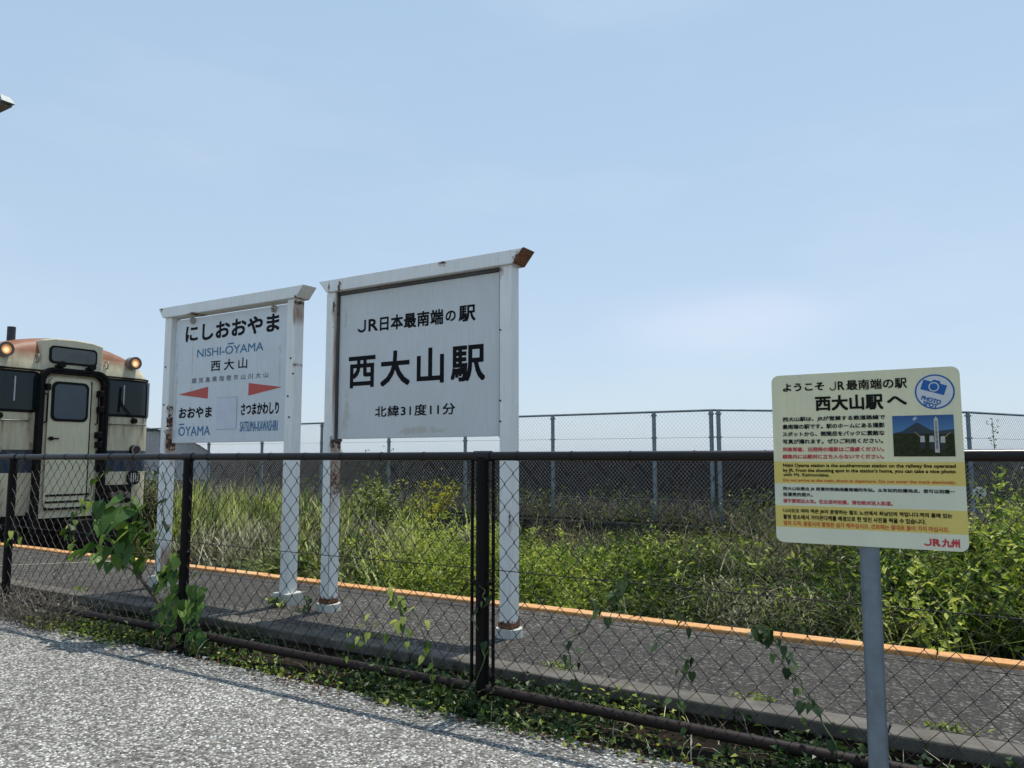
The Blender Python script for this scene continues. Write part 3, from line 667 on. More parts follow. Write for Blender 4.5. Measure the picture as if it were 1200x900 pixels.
shape('picture_post', [(-.134, 1.206), (-.122, 1.206), (-.1225, 1.301), (-.128, 1.309), (-.1335, 1.301)], ny - .0010, pw_, s3)
text('print_line', '日\n本\n最\n南\n端\n駅', -.1315, -.1250, 1.216, 1.296, ny - .0013, pdk, s3, .0)
for x, z in ((-.555, 1.43), (-.09, 1.43)): pass

# ------------------------------------------------------------------ lamp at the upper left (only its tip is in view)
lamp = empty('platform_lamp', (-9.95, 4.0, .1), 'tip of a grey platform lamp head against the sky at the upper left', 'lamp')
lg = mat('grey_lamp_housing', (.20, .24, .25), .5); lu = mat('brown_lamp_underside', (.13, .11, .09), .6)
MB().tube([(-9.95, 4.0, .1), (-9.95, 4.0, 5.12)], [.07, .05], 14).build('pole', galv, lamp)
MB().add([(-10.3, 3.92, 5.11), (-9.05, 3.93, 5.12), (-9.05, 4.07, 5.12), (-10.3, 4.08, 5.11), (-10.2, 3.95, 5.22), (-9.14, 3.95, 5.215), (-9.14, 4.05, 5.215), (-10.2, 4.05, 5.22)],
         [(0,1,2,3),(4,5,6,7),(0,1,5,4),(1,2,6,5),(2,3,7,6),(3,0,4,7)]).build('lamp_head', lg, lamp)
MB().box(-10.25, -9.10, 3.94, 4.06, 5.095, 5.108).build('underside', lu, lamp)

# ------------------------------------------------------------------ distant shed
shed = empty('warehouse', (-41, 25, .1), 'grey warehouse with a low arched roof behind the far fence on the left', 'building')
sw = NG('corrugated_grey_wall'); wv = sw.n('ShaderNodeTexWave', wave_type='BANDS'); wv.inputs['Scale'].default_value = 3.2; sw.l(sw.pos(), wv.inputs['Vector'])
sw = sw.done(sw.bsdf(sw.mix(sw.noise(1.2, 4), (.20, .235, .26), (.25, .28, .30)), .6, 0, sw.bump(wv.outputs[0], .5, .03)))
shed.location = (-33.62, 25.17, .1); shed.rotation_euler = (0, 0, radians(53.19))    # turned so that its end wall faces the station
arc = [(-.0, 1.42), (-.55, 1.80), (-1.09, 2.06), (-1.7, 2.33), (-2.35, 2.52), (-2.9, 2.63), (-4.2, 2.72)]
arc = [(x, z - .1) for x, z in arc + [(-8.4 - x, z) for x, z in arc[:-1][::-1]]]
MB().prism([(-.0, 0)] + arc + [(-8.4, 0)], 0, 14).build('wall', sw, shed, world=False)
ro = MB()
for (a, b) in zip(arc[:-1], arc[1:]):
    ro.prism([(a[0], a[1] + .004), (b[0], b[1] + .004), (b[0], b[1] + .06), (a[0], a[1] + .06)], -.25, 14.2)
ro.build('roof', mat('dark_grey_roof', (.035, .045, .06), .5), shed, world=False)
MB().box(-5.6, -2.6, -.04, -.015, 0, 2.0).build('door', flat('shutter_grey', (.22, .24, .26)), shed, world=False)

# ------------------------------------------------------------------ the railcar
TC = 6.45; FX = -12.0; HW = 1.40; ZB = .36; ZR = 2.36; DR = .70
def prof(z):
    if z <= ZR: return 0.0
    q = min(1, (z - ZR)/DR); return 1 - sqrt(max(0, 1 - q*q))
def plan(z, a):
    """point on the body outline at arc length a from the nose centre (a > 0: far side), outward normal"""
    k = prof(z); hw = max(.02, HW*(1 - k)); fx = FX - .42*k; rc = min(.30, hw*.6); f = hw - rc; s = 1 if a >= 0 else -1; a = abs(a)
    a = a*(hw/HW) if a <= 1.1 + pi/2*.30 else a
    arc_ = rc*pi/2
    if a <= f: return fx, TC + s*a, 1, 0
    if a <= f + arc_:
        th = (a - f)/rc; return fx - rc + rc*cos(th), TC + s*(f + rc*sin(th)), cos(th), s*sin(th)
    return fx - rc - (a - f - arc_), TC + s*hw, 0, s
def m_body():
    g = NG('railcar_paint'); o = g.sep()
    base = g.mix(g.noise(1.7, 5), (.60, .54, .375), (.70, .635, .45))
    # blue waist band painted round the body
    b1 = g.math('MULTIPLY', g.math('SUBTRACT', o[2], .975), 400, True); b2 = g.math('MULTIPLY', g.math('SUBTRACT', 1.315, o[2]), 400, True)
    c = g.mix(g.math('MULTIPLY', b1, b2), base, (.005, .030, .070))
    grime = g.ramp(g.noise(5, 6, .7, stretch=(1.5, 1.5, .35)), [(.36, 0.), (.72, .85)]); c = g.mix(g.math('MULTIPLY', grime, .72), c, (.19, .145, .09))
    # rust where the paint has gone on the roof shoulders
    z1 = g.math('MULTIPLY', g.math('SUBTRACT', o[2], 2.62), 6, True)
    rn = g.ramp(g.noise(2.2, 6, .7), [(.26, 0.), (.42, 1.)]); c = g.mix(g.math('MULTIPLY', z1, rn), c, g.mix(g.noise(9, 5), (.33, .145, .075), (.15, .06, .032)))
    stn = None                                       # rust runs below the handrails, lamps and window corners
    for (yy_, zt_, wd_, ln_) in ((6.02, 1.9, .03, .5), (7.05, 1.86, .05, .55), (7.32, 1.74, .02, .3), (7.66, 1.88, .03, .5), (7.45, 1.30, .04, .35), (5.86, 1.86, .05, .5), (5.5, 1.74, .03, .35), (5.93, 2.72, .02, .2), (6.98, 2.72, .02, .2), (7.0, 1.45, .04, .3), (5.9, 1.42, .05, .3)):
        aa_ = g.math('DIVIDE', g.math('ABSOLUTE', g.math('SUBTRACT', o[1], yy_)), wd_); bb_ = g.math('DIVIDE', g.math('SUBTRACT', zt_, o[2]), ln_)
        kk = g.math('MULTIPLY', g.math('MULTIPLY', g.math('SUBTRACT', 1.0, aa_, True), g.math('GREATER_THAN', bb_, 0.0)), g.math('SUBTRACT', 1.0, bb_, True))
        stn = kk if stn is None else g.math('MAXIMUM', stn, kk)
    fr_ = g.math('GREATER_THAN', o[0], -12.3)
    c = g.mix(g.math('MULTIPLY', g.math('MULTIPLY', stn, fr_), g.math('MULTIPLY', g.noise(14, 4, .7), 1.5), True), c, (.13, .06, .03))
    low = g.math('MULTIPLY', g.math('SUBTRACT', .75, o[2]), 1.6, True); c = g.mix(g.math('MULTIPLY', low, g.noise(6, 5, .7)), c, (.05, .04, .032))
    return g.done(g.bsdf(c, .5, 0, g.bump(g.noise(3, 3), .15, .01), .22))
BODY = m_body(); RUB = mat('black_rubber', (.007, .007, .007), .6, 0, .3, 20, .3, spec=.15); UND = mat('grimy_underframe', (.014, .012, .011), .85, 0, .5, 8, .6, spec=.12)
g_ = NG('dark_window_glass'); GLASS = g_.done(g_.bsdf(g_.mix(g_.noise(2.5, 5, .6, stretch=(1, 2.5, .5)), (.004, .009, .011), (.018, .032, .036)), .08, 0, None, .3))  # upright teal tone streaks put soft reflections into the glass colour
CREAM = rust_paint('grimy_cream_door_paint', (.66, .60, .41), [], .45, .03, .5)
tr = empty('railcar', (-22, TC, -.79), 'old cream diesel railcar with blue band, rusty roof and two lit headlights', 'train')
zs = [ZB, .6, .975, 1.315, 1.9, ZR] + [ZR + DR*q for q in (.12, .25, .38, .5, .62, .72, .81, .89, .95, .985, .9995)]
aa = [0, .2, .4, .6, .8, .95, 1.1] + [1.1 + .30*pi/2*k/8 for k in range(1, 9)] + [1.9, 3, 8, 14, 20.2]
aa = [-a for a in aa[::-1]] + aa[1:]
bd = MB(); vs = []
for z in zs:
    for a in aa: p = plan(z, a); vs.append((p[0], p[1], z))
n = len(aa); fs = [(j*n + i, j*n + i + 1, (j+1)*n + i + 1, (j+1)*n + i) for j in range(len(zs) - 1) for i in range(n - 1)]
bd.add(vs, fs, True)
bd.add([vs[j*n] for j in range(len(zs))] + [vs[j*n + n - 1] for j in range(len(zs))], [tuple(range(len(zs))) + tuple(range(2*len(zs) - 1, len(zs) - 1, -1))])
bd.add([vs[i] for i in range(n)], [tuple(range(n))])
body = bd.build('body', BODY, tr)
def skin(a0, a1, z0, z1, off, r=.06, cols=22, rows=5):
    """rounded panel that follows the body surface, standing proud by off"""
    b = MB(); A = np.linspace(a0, a1, cols + 1); P = []
    for a in A:
        e = min(a - a0, a1 - a); t = 0 if e >= r else r - sqrt(max(0, r*r - (r - e)**2))
        for k in range(rows + 1):
            z = z0 + t + (z1 - z0 - 2*t)*k/rows; x, y, nx, nyy = plan(z, a); P.append((x + nx*off, y + nyy*off, z))
    Q = []
    for a in A:
        e = min(a - a0, a1 - a); t = 0 if e >= r else r - sqrt(max(0, r*r - (r - e)**2))
        for k in range(rows + 1):
            z = z0 + t + (z1 - z0 - 2*t)*k/rows; x, y, nx, nyy = plan(z, a); Q.append((x - nx*.01, y - nyy*.01, z))
    R = rows + 1; N = len(P)
    f = [(i*R + k, (i+1)*R + k, (i+1)*R + k + 1, i*R + k + 1) for i in range(cols) for k in range(rows)]
    f += [(i*R, i*R + N, (i+1)*R + N, (i+1)*R) for i in range(cols)] + [(i*R + rows, (i+1)*R + rows, (i+1)*R + rows + N, i*R + rows + N) for i in range(cols)]
    f += [(k, k + 1, k + 1 + N, k + N) for k in range(rows)] + [(cols*R + k, cols*R + k + N, cols*R + k + 1 + N, cols*R + k + 1) for k in range(rows)]
    b.add(P + Q, f); return b
for s_ in (1, -1):
    a0, a1 = (.50, 1.92) if s_ > 0 else (-1.92, -.50)
    fr = skin(a0 - .04, a1 + .04, 1.86, 2.475, .010, .10, 30).build('windscreen_frame', RUB, tr)
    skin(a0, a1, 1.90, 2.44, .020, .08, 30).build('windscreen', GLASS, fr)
    x, y, nx, nyy = plan(2.1, s_*1.27)
    q0 = plan(2.2, s_*.83)
    MB().box(FX + .021, FX + .027, TC + s_*.83 - .009, TC + s_*.83 + .009, 2.02, 2.38).build('reflection_strip', flat('pale_reflection', (.42, .46, .46)), fr)  # pale strip laid on the glass, stands in for a bright reflection
    MB().tube([(x + nx*.035, y + nyy*.035, 1.88), (x + nx*.035, y + nyy*.035, 2.45)], .018, 6).build('corner_pillar', flat('pale_pillar', (.30, .32, .32)), fr)
    x, y, nx, nyy = plan(2.1, s_*1.0)
    # rain gutter above the glass, wiper, hand rail, tail lamp
    g2 = MB(); P = [plan(2.50, s_*(.46 + .09*k)) for k in range(18)]
    g2.tube([(p[0] + p[2]*.02, p[1] + p[3]*.02, 2.495) for p in P], .014, 6).build('rain_gutter', UND, tr)
    yw = TC + s_*1.02
    wpr = MB().tube([(FX + .06, yw, 1.80), (FX + .05, yw - .22, 2.06), (FX + .045, yw - .26, 2.12)], .012, 6)
    wpr.tube([(FX + .04, yw - .27, 1.93), (FX + .04, yw - .25, 2.34)], .010, 6).disc((FX, yw, 1.80), .045, 'x', .06, 14).build('wiper', RUB, tr)
    hr = MB().tube([(FX + .0, TC + s_*.62, 1.735), (FX + .05, TC + s_*.62, 1.735), (FX + .05, TC + s_*1.22, 1.735), (FX, TC + s_*1.22, 1.735)], .011, 8).build('grab_rail', mat('rail_metal', (.20, .19, .16), .5, .5), tr)
    tl = MB().disc((FX - .02, TC + s_*1.06, 1.325), .085, 'x', .085, 24, .075).build('tail_lamp', UND, tr)
    MB().ring((FX + .06, TC + s_*1.06, 1.325), .062, .080, 'x', .014, 24).build('rim', mat('lamp_rim', (.30, .29, .27), .35, .7), tl)
    MB().disc((FX + .062, TC + s_*1.06, 1.325), .06, 'x', .006, 20).build('lens', flat('dark_red_lens', (.035, .008, .010), .2, .6), tl)
    # headlight
    hx = FX - .085
    hl = MB().disc((hx, TC + s_*.985, 2.755), .106, 'x', .13, 28, .100).build('headlight', mat('headlight_housing', (.22, .20, .16), .5, .2), tr)
    MB().ring((hx + .12, TC + s_*.985, 2.755), .074, .104, 'x', .03, 28).build('rim', mat('headlight_rim', (.12, .09, .075), .4, .4), hl)
    e = NG('headlight_glow'); d = e.n('ShaderNodeVectorMath', operation='DISTANCE'); e.l(e.pos(), d.inputs[0]); d.inputs[1].default_value = (hx + .135, TC + s_*.985, 2.745)
    emc = e.ramp(d.outputs['Value'], [(0, (1., .88, .62)), (.028, (1., .70, .34)), (.05, (.55, .27, .12)), (.085, (.16, .075, .04))]); em = e.n('ShaderNodeEmission'); e.l(emc, em.inputs[0]); em.inputs[1].default_value = 1.0
    MB().disc((hx + .124, TC + s_*.985, 2.755), .075, 'x', .008, 28).build('lens', e.done(em), hl)
    # small brackets beside the destination box
    yb = TC + s_*.53
    MB().tube([(FX - .05, yb, 2.73), (FX + .03, yb, 2.73), (FX + .04, yb, 2.67), (FX + .03, yb, 2.62), (FX - .05, yb, 2.62)], .010, 6).build('lamp_bracket', mat('bracket_metal', (.25, .24, .20), .5, .4), tr)
    # lower face: connector pocket, steps, skirt
    if s_ > 0:
        MB().box(FX - .0, FX + .012, TC + .60, TC + 1.04, .47, .765).build('connector_pocket', UND, tr)
        for k in range(3):
            c_ = MB().disc((FX + .01, TC + .70 + k*.12, .60 + .02*(k % 2)), .055, 'x', .09, 16, .048).build('connector_socket', mat('socket_metal', (.17, .13, .11), .6, .3), tr)
        em_ = MB().prism(rrect(TC + .95, TC + 1.17, .76, .985, .09), FX + .003, FX + .03, 'yz').build('emblem_plate', UND, tr)
        eb = MB()
        for q in (-.055, -.015): eb.box(FX + .03, FX + .036, TC + 1.06 + q, TC + 1.06 + q + .016, .80, .95)
        eb.tube([(FX + .033, TC + 1.085, .95), (FX + .033, TC + 1.085, .84), (FX + .033, TC + 1.10, .81), (FX + .033, TC + 1.125, .82), (FX + .033, TC + 1.135, .95)], .008, 6).build('emblem', flat('emblem_white', (.50, .50, .46)), em_)
# destination box between the roof shoulders
db = MB().prism([(TC - .46, 2.50), (TC + .46, 2.50), (TC + .47, 2.965), (TC + .3, 3.005), (TC, 3.02), (TC - .3, 3.005), (TC - .47, 2.965)], FX - .9, FX - .005, 'yz').build('destination_box', rust_paint('box_paint', (.62, .56, .39), [(0, 0, .01, .01)], .45, .05, .6), tr, .02)
fr = MB().prism(rrect(TC - .365, TC + .365, 2.625, 2.895, .07), FX - .006, FX + .012, 'yz').build('destination_frame', RUB, tr)
MB().prism(rrect(TC - .335, TC + .335, 2.655, 2.865, .05), FX + .006, FX + .018, 'yz').build('destination_glass', mat('dusty_glass', (.085, .095, .085), .25, 0, .25, 5), fr)
# gangway hood: a rounded black frame round the end door
def arch(hw, zt, z0, r, n=8):
    p = [(TC + hw, z0)]
    for k in range(n + 1): a = pi/2*k/n; p.append((TC + hw - r + r*cos(a), zt - r + r*sin(a)))
    for k in range(n + 1): a = pi/2 + pi/2*k/n; p.append((TC - hw + r + r*cos(a), zt - r + r*sin(a)))
    p.append((TC - hw, z0)); return p
def frame(o, i, x0, x1):
    b = MB(); n = len(o); V = []
    for x in (x0, x1): V += [(x, *p) for p in o] + [(x, *p) for p in i]
    F = []
    for k in range(n - 1):
        F += [(k, k+1, n+k+1, n+k), (2*n+k, 3*n+k, 3*n+k+1, 2*n+k+1), (k, 2*n+k, 2*n+k+1, k+1), (n+k, n+k+1, 3*n+k+1, 3*n+k)]
    F += [(0, n, 3*n, 2*n), (n-1, 3*n-1, 4*n-1, 2*n-1)]
    return b.add(V, F)
hood = frame(arch(.52, 2.545, .10, .20), arch(.445, 2.465, .10, .14), FX - .01, FX + .105).build('gangway_hood', UND, tr)
hd2 = frame(arch(.525, 2.55, .30, .20), arch(.485, 2.51, .30, .16), FX + .107, FX + .13).build('hood_lip', RUB, tr)
frame(arch(.525, 2.55, .30, .20), arch(.49, 2.515, .30, .16), FX + .04, FX + .06).build('hood_rib', RUB, tr)
MB().prism(arch(.41, 2.43, .30, .12), FX + .0, FX + .012, 'yz').build('door_recess', CREAM, tr)
door = MB().prism(rrect(TC - .36, TC + .27, .45, 2.405, .09), FX + .013, FX + .05, 'yz').build('end_door', CREAM, tr)
wf_ = MB().prism(rrect(TC - .325, TC + .235, 1.745, 2.350, .09), FX + .05, FX + .062, 'yz').build('door_window_frame', RUB, door)
g3 = NG('dusty_blue_glass'); MB().prism(rrect(TC - .285, TC + .195, 1.785, 2.31, .07), FX + .055, FX + .068, 'yz').build('door_window', g3.done(g3.bsdf(g3.mix(g3.noise(2, 3), (.03, .045, .06), (.055, .075, .095)), .2)), door)
MB().box(FX + .05, FX + .075, TC - .345, TC - .19, 1.475, 1.495).disc((FX + .05, TC - .30, 1.485), .03, 'x', .03, 12).build('handle', UND, door)
MB().box(FX + .012, FX + .03, TC + .285, TC + .30, .4, 2.38).build('door_seam', RUB, tr)
for y_ in (-.385, .385):
    MB().tube([(FX + .01, TC + y_, 1.72), (FX + .07, TC + y_, 1.74), (FX + .07, TC + y_, 2.14), (FX + .01, TC + y_, 2.16)], .011, 6).build('door_rail', UND, tr)
for y_, z_ in ((.40, 2.2), (.41, 1.95), (.40, 1.55), (.41, 1.40), (-.41, 2.25)):
    MB().box(FX + .02, FX + .15, TC + y_ - .03, TC + y_ + .03, z_ - .05, z_ + .05).build('hood_catch', RUB, tr, .01)
for y_ in (-.24, .22):
    MB().disc((FX + .10, TC + y_, 2.60), .058, 'x', .07, 16, .05).box(FX - .0, FX + .11, TC + y_ - .03, TC + y_ + .03, 2.545, 2.60).build('marker_lamp', RUB, tr)
for k in range(3): MB().box(FX + .0, FX + .06, TC - .33, TC + .33, .62 - .10*k, .65 - .10*k).build('step_plate', UND, tr)
MB().tube([(FX - .5, TC - .68, 2.85), (FX - .5, TC - .68, 3.17)], .058, 12).build('exhaust_stack', mat('sooty_steel', (.03, .035, .045), .6), tr)
# underframe, coupler, snow plough, hoses
MB().box(-31.5, FX - .05, TC - 1.25, TC + 1.25, .16, ZB + .01).build('underframe', UND, tr)
MB().box(FX - .05, FX + .35, TC - .12, TC + .12, .02, .22).box(FX + .30, FX + .48, TC - .20, TC + .20, -.06, .28).build('coupler', UND, tr, .02)
MB().add([(FX - .30, TC - 1.2, -.62), (FX - .30, TC + 1.2, -.62), (FX + .05, TC, -.62), (FX - .30, TC - 1.2, -.1), (FX - .30, TC + 1.2, -.1), (FX - .15, TC, -.1), (FX - .5, TC, -.36)],
         [(0, 2, 5, 3), (2, 1, 4, 5), (3, 5, 4, 6), (0, 3, 6), (1, 6, 4), (0, 6, 1, 2)]).build('snow_plough', UND, tr)
MB().box(FX - .6, FX - .1, TC - 1.15, TC + 1.15, -.35, .18).build('buffer_beam', UND, tr)
for y_ in (-.75, -.55, .45, .65):
    MB().tube([(FX - .02, TC + y_, .40), (FX + .10, TC + y_, .25), (FX + .10, TC + y_*.95, .0), (FX + .02, TC + y_*.9, -.15)], .022, 8).build('hose', RUB, tr)
for bx in (-14.6, -28.6):
    bg_ = MB().box(bx - 1.5, bx + 1.5, TC - .85, TC - .75, -.45, -.15).box(bx - 1.5, bx + 1.5, TC + .75, TC + .85, -.45, -.15).box(bx - .2, bx + .2, TC - .8, TC + .8, -.4, -.1).build('bogie', UND, tr)
    for wx in (-1.05, 1.05):
        for y_ in (-.60, .50): MB().disc((bx + wx, TC + y_, -.33), .43, 'y', .10, 28).build('wheel', steel, bg_)
for x0, x1 in ((-25.8, -23.4), (-21.6, -18.6), (-18.2, -17.2)):
    MB().box(x0, x1, TC - 1.1, TC + 1.1, -.45, .16).build('equipment_box', UND, tr, .03)
for s_ in (-1, 1):
    for k in range(8):
        a0 = (2.9 + 2.05*k)
        if k in (1, 6): continue
        A0, A1 = (a0, a0 + 1.35) if s_ > 0 else (-a0 - 1.35, -a0)
        f_ = skin(A0 - .03, A1 + .03, 1.57, 2.32, .008, .07, 8).build('side_window_frame', mat('window_alloy', (.32, .33, .33), .4, .6), tr)
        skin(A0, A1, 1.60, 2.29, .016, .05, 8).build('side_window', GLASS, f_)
    for a0 in (4.75, 15.1):
        A0, A1 = (a0, a0 + 1.2) if s_ > 0 else (-a0 - 1.2, -a0)
        d_ = skin(A0, A1, .40, 2.33, .008, .04, 6).build('side_door', CREAM, tr)
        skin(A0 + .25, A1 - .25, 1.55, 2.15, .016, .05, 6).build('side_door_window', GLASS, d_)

# ------------------------------------------------------------------ foliage builders (numpy)
def blades(P, h, wd, lean, az, droop=1.0):
    n = len(P); U = np.array([0, .35, .7, 1.0]); d = np.stack([np.cos(az), np.sin(az), np.zeros(n)], 1); sd = np.stack([-np.sin(az), np.cos(az), np.zeros(n)], 1)
    V = np.zeros((n, 7, 3))
    for k, u in enumerate(U):
        c = P + d*(h*lean*u**1.8)[:, None]; c[:, 2] += h*(u - .45*np.minimum(1.2, lean)*droop*u**2.4)
        ww = wd*(1.0, .95, .62, 0)[k]/2
        if k < 3: V[:, 2*k] = c - sd*ww[:, None]; V[:, 2*k+1] = c + sd*ww[:, None]
        else: V[:, 6] = c
    b = (np.arange(n)*7)[:, None]
    Q = np.concatenate([b + np.array([[0, 1, 3, 2]]), b + np.array([[2, 3, 5, 4]])]); T_ = b + np.array([[4, 5, 6]])
    return V.reshape(-1, 3), Q, T_
def grass(name, P, h, wd, lean, mat_, tone, parent=None, az=None, droop=1.0):
    n = len(P); az = rng.uniform(0, 2*pi, n) if az is None else az
    V, Q, T_ = blades(P, h, wd, lean, az, droop)
    return link(name, np_mesh(name, V, [Q, T_], mat_, [np.concatenate([tone, tone]), tone]), parent)
def leafcloud(P, D, N, L, W, fold=.25):
    """P base (n,3), D direction, N normal-ish, leaf = 4 triangles folded along the midrib"""
    n = len(P); D = D/np.linalg.norm(D, axis=1, keepdims=True); S_ = np.cross(D, N); S_ /= (np.linalg.norm(S_, axis=1, keepdims=True) + 1e-9); U = np.cross(S_, D)
    V = np.zeros((n, 6, 3)); L = L[:, None]; W = W[:, None]
    V[:, 0] = P; V[:, 1] = P + D*L*.42 - U*L*.03; V[:, 2] = P + D*L - U*L*.10
    V[:, 3] = P + D*L*.38 + S_*W*.5 + U*W*fold; V[:, 4] = P + D*L*.38 - S_*W*.5 + U*W*fold; V[:, 5] = P + D*L*.98 - U*L*.10
    b = (np.arange(n)*6)[:, None]
    T_ = np.concatenate([b + np.array([[0, 3, 1]]), b + np.array([[1, 3, 2]]), b + np.array([[0, 1, 4]]), b + np.array([[1, 2, 4]])])
    return V.reshape(-1, 3), T_
def rdir(n, up=.3):
    v = rng.normal(size=(n, 3)); v /= np.linalg.norm(v, axis=1, keepdims=True); v[:, 2] = v[:, 2]*.7 + up; return v
def leaves(name, P, L, W, mat_, up=.1, tone=None, parent=None, D=None):
    n = len(P); D = rdir(n, up) if D is None else D; N = rng.normal(size=(n, 3))*.5 + np.array([0, 0, 1.])
    V, T_ = leafcloud(P, D, N, np.full(n, 1.)*L*rng.uniform(.6, 1.25, n), np.full(n, 1.)*W*rng.uniform(.7, 1.2, n))
    tone = rng.uniform(0, 1, n) if tone is None else tone
    return link(name, np_mesh(name, V, [T_], mat_, [np.tile(tone, 4)]), parent)
G_GRASS = leafmat('green_grass', [(0, (.014, .030, .007)), (.32, (.065, .11, .022)), (.6, (.20, .27, .06)), (1, (.52, .55, .22))], .5, .32)
G_PALE = leafmat('pale_dry_grass', [(0, (.03, .042, .016)), (.35, (.12, .135, .065)), (.7, (.36, .35, .22)), (1, (.60, .55, .40))], .5, .25)
G_STRAW = leafmat('straw', [(0, (.05, .045, .025)), (.5, (.14, .125, .075)), (1, (.33, .30, .19))], .6, .15)
G_WEED = leafmat('bright_weed_leaf', [(0, (.018, .042, .009)), (.35, (.085, .15, .026)), (.65, (.24, .33, .06)), (1, (.52, .56, .15))], .45, .38)
G_DARK = leafmat('dark_broad_leaf', [(0, (.012, .026, .007)), (.5, (.048, .082, .018)), (1, (.20, .26, .06))], .4, .32)
G_BIG = leafmat('big_leaf', [(0, (.028, .070, .018)), (.5, (.075, .15, .036)), (1, (.20, .31, .075))], .42, .45)
G_YEL = leafmat('yellow_green_leaf', [(0, (.13, .16, .02)), (.5, (.28, .30, .03)), (1, (.42, .40, .05))], .45, .4)
G_IVY = leafmat('ivy_leaf', [(0, (.012, .028, .010)), (.5, (.030, .060, .018)), (1, (.08, .12, .04))], .38, .25)
G_DEAD = leafmat('dead_leaf', [(0, (.05, .025, .012)), (.5, (.12, .055, .025)), (1, (.20, .11, .05))], .7, .2)
STEM = mat('brown_stem', (.06, .045, .028), .7); GSTEM = mat('green_stem', (.06, .09, .03), .6)
def bank_pts(n, x0, x1, y0, y1, clump=0, r=.12):
    if clump:
        c = np.stack([rng.uniform(x0, x1, clump), rng.uniform(y0, y1, clump)], 1); i = rng.integers(0, clump, n)
        xy = c[i] + rng.normal(size=(n, 2))*r; k = i
    else: xy = np.stack([rng.uniform(x0, x1, n), rng.uniform(y0, y1, n)], 1); k = np.zeros(n, int)
    z = np.array([bz(a, b) for a, b in xy]) if n else np.zeros(0)
    return np.column_stack([xy, z]), k
def edge(x, pts):
    return np.interp(x, [p[0] for p in pts], [p[1] for p in pts])
# height of the growth along the bank (metres above the bank surface)
HGT = [(-30, 1.0), (-17, 1.05), (-14, 1.05), (-11.5, .95), (-9, .88), (-7.4, .8), (-6.6, .56), (-4.6, .50), (-3.0, .60), (-1.6, .70), (-.4, .84), (1.5, 1.3), (5, 1.4)]
def tall(n, x0, x1, y0, y1, clump, r, hk, wd, lean, m, name, tlo=0, thi=1, droop=1.0):
    P, k = bank_pts(n, x0, x1, y0, y1, clump, r); cl_ = max(1, clump)
    ck = rng.uniform(.55, 1.25, cl_)[k]; h = edge(P[:, 0], HGT)*hk*ck*rng.uniform(.5, 1.1, n)
    tn = np.clip(rng.uniform(tlo, thi, n) + (rng.uniform(-.3, .3, cl_)[k]), 0, 1)
    az = rng.uniform(0, 2*pi, cl_)[k] + rng.normal(size=n)*1.1
    o = grass(name, P, h, wd*rng.uniform(.6, 1.3, n), rng.uniform(lean*.3, lean*1.6, n), m, tn, None, az, droop); return tag(o, kind='stuff')
t_ = tall(8000, -30, -7.2, 8.25, 11.9, 300, .15, 1.05, .030, .5, G_GRASS, 'tall_grass'); tag(t_, 'tall green grass on the bank beyond the track, left part', 'grass')
t_ = tall(5600, -30, -12, 8.25, 11.9, 200, .12, 1.15, .016, .35, G_GRASS, 'reedy_grass', .3, 1); tag(t_, 'upright light green grass behind the first station sign', 'grass')
t_ = tall(7000, -12.4, -6.8, 8.3, 10.9, 170, .16, .85, .024, .75, G_PALE, 'dry_grass'); tag(t_, 'pale half dry grass on the bank behind the signs', 'grass')
t_ = tall(2400, -9.4, -6.8, 8.1, 8.9, 26, .13, .85, .034, 1.0, G_GRASS, 'broad_grass'); tag(t_, 'broad bladed dark green grass at the track edge behind the signs', 'grass')
t_ = tall(5200, -7.4, 5, 8.25, 11.9, 200, .15, .95, .020, .9, G_GRASS, 'short_grass', 0, .8); tag(t_, 'low mixed grass on the bank right of the signs', 'grass')
t_ = tall(3000, -5.2, -.6, 8.3, 11.2, 60, .16, 1.05, .016, 1.1, G_PALE, 'arching_grass', 0, .7); tag(t_, 'arching olive grass tufts left of the notice board pipe', 'grass')
t_ = tall(3800, -7.0, 5, 10.2, 11.95, 130, .2, 1.6, .009, .9, G_STRAW, 'dry_stalks', .2, 1); tag(t_, 'thin dry stalks in front of the dark block wall', 'grass')
# upright leafy weeds: many stems with small leaves up their length
def weeds(name, n, x0, x1, y0, y1, hk, per, L, W, m, label, sp=.05, clump=40, r=.22):
    P, k = bank_pts(n, x0, x1, y0, y1, clump, r); ck = rng.uniform(.55, 1.25, clump)[k]
    h = edge(P[:, 0], HGT)*hk*rng.uniform(.55, 1.15, n)*ck
    az = rng.uniform(0, 2*pi, n); le = rng.uniform(.05, .45, n)
    u = rng.uniform(.2, 1.0, (n, per)); X = P[:, None, :] + np.zeros((n, per, 3))
    X[:, :, 0] += (np.cos(az)*le*h)[:, None]*u**1.5 + rng.normal(size=(n, per))*sp; X[:, :, 1] += (np.sin(az)*le*h)[:, None]*u**1.5 + rng.normal(size=(n, per))*sp
    X[:, :, 2] += h[:, None]*u
    tn = np.clip(.5 + rng.normal(size=u.shape)*.2 + rng.uniform(-.35, .35, (clump, 1))[k], 0, 1)
    o = leaves(name, X.reshape(-1, 3), L, W, m, .35, tn.ravel()); tag(o, label, 'weeds', kind='stuff')
    return o
weeds('leafy_weeds', 900, -7.3, -4.9, 8.2, 9.7, 1.25, 20, .085, .022, G_WEED, 'bright green small leaved weeds at the track edge right of the large sign', .05, 70)
weeds('leafy_weeds', 480, -5.2, -3.6, 8.2, 10.2, 1.1, 18, .085, .026, G_WEED, 'bright weeds thinning out left of the notice board', .05, 22)
weeds('leafy_weeds', 800, -4.8, -1.2, 8.2, 11.6, .95, 13, .080, .030, G_DARK, 'dull dark green weeds between the bright weeds and the notice board', .06, 60)
weeds('leafy_weeds', 780, -1.8, 5, 8.2, 12.0, 1.0, 22, .105, .045, G_WEED, 'lush green leafy weeds behind the notice board, at the right', .07, 60)
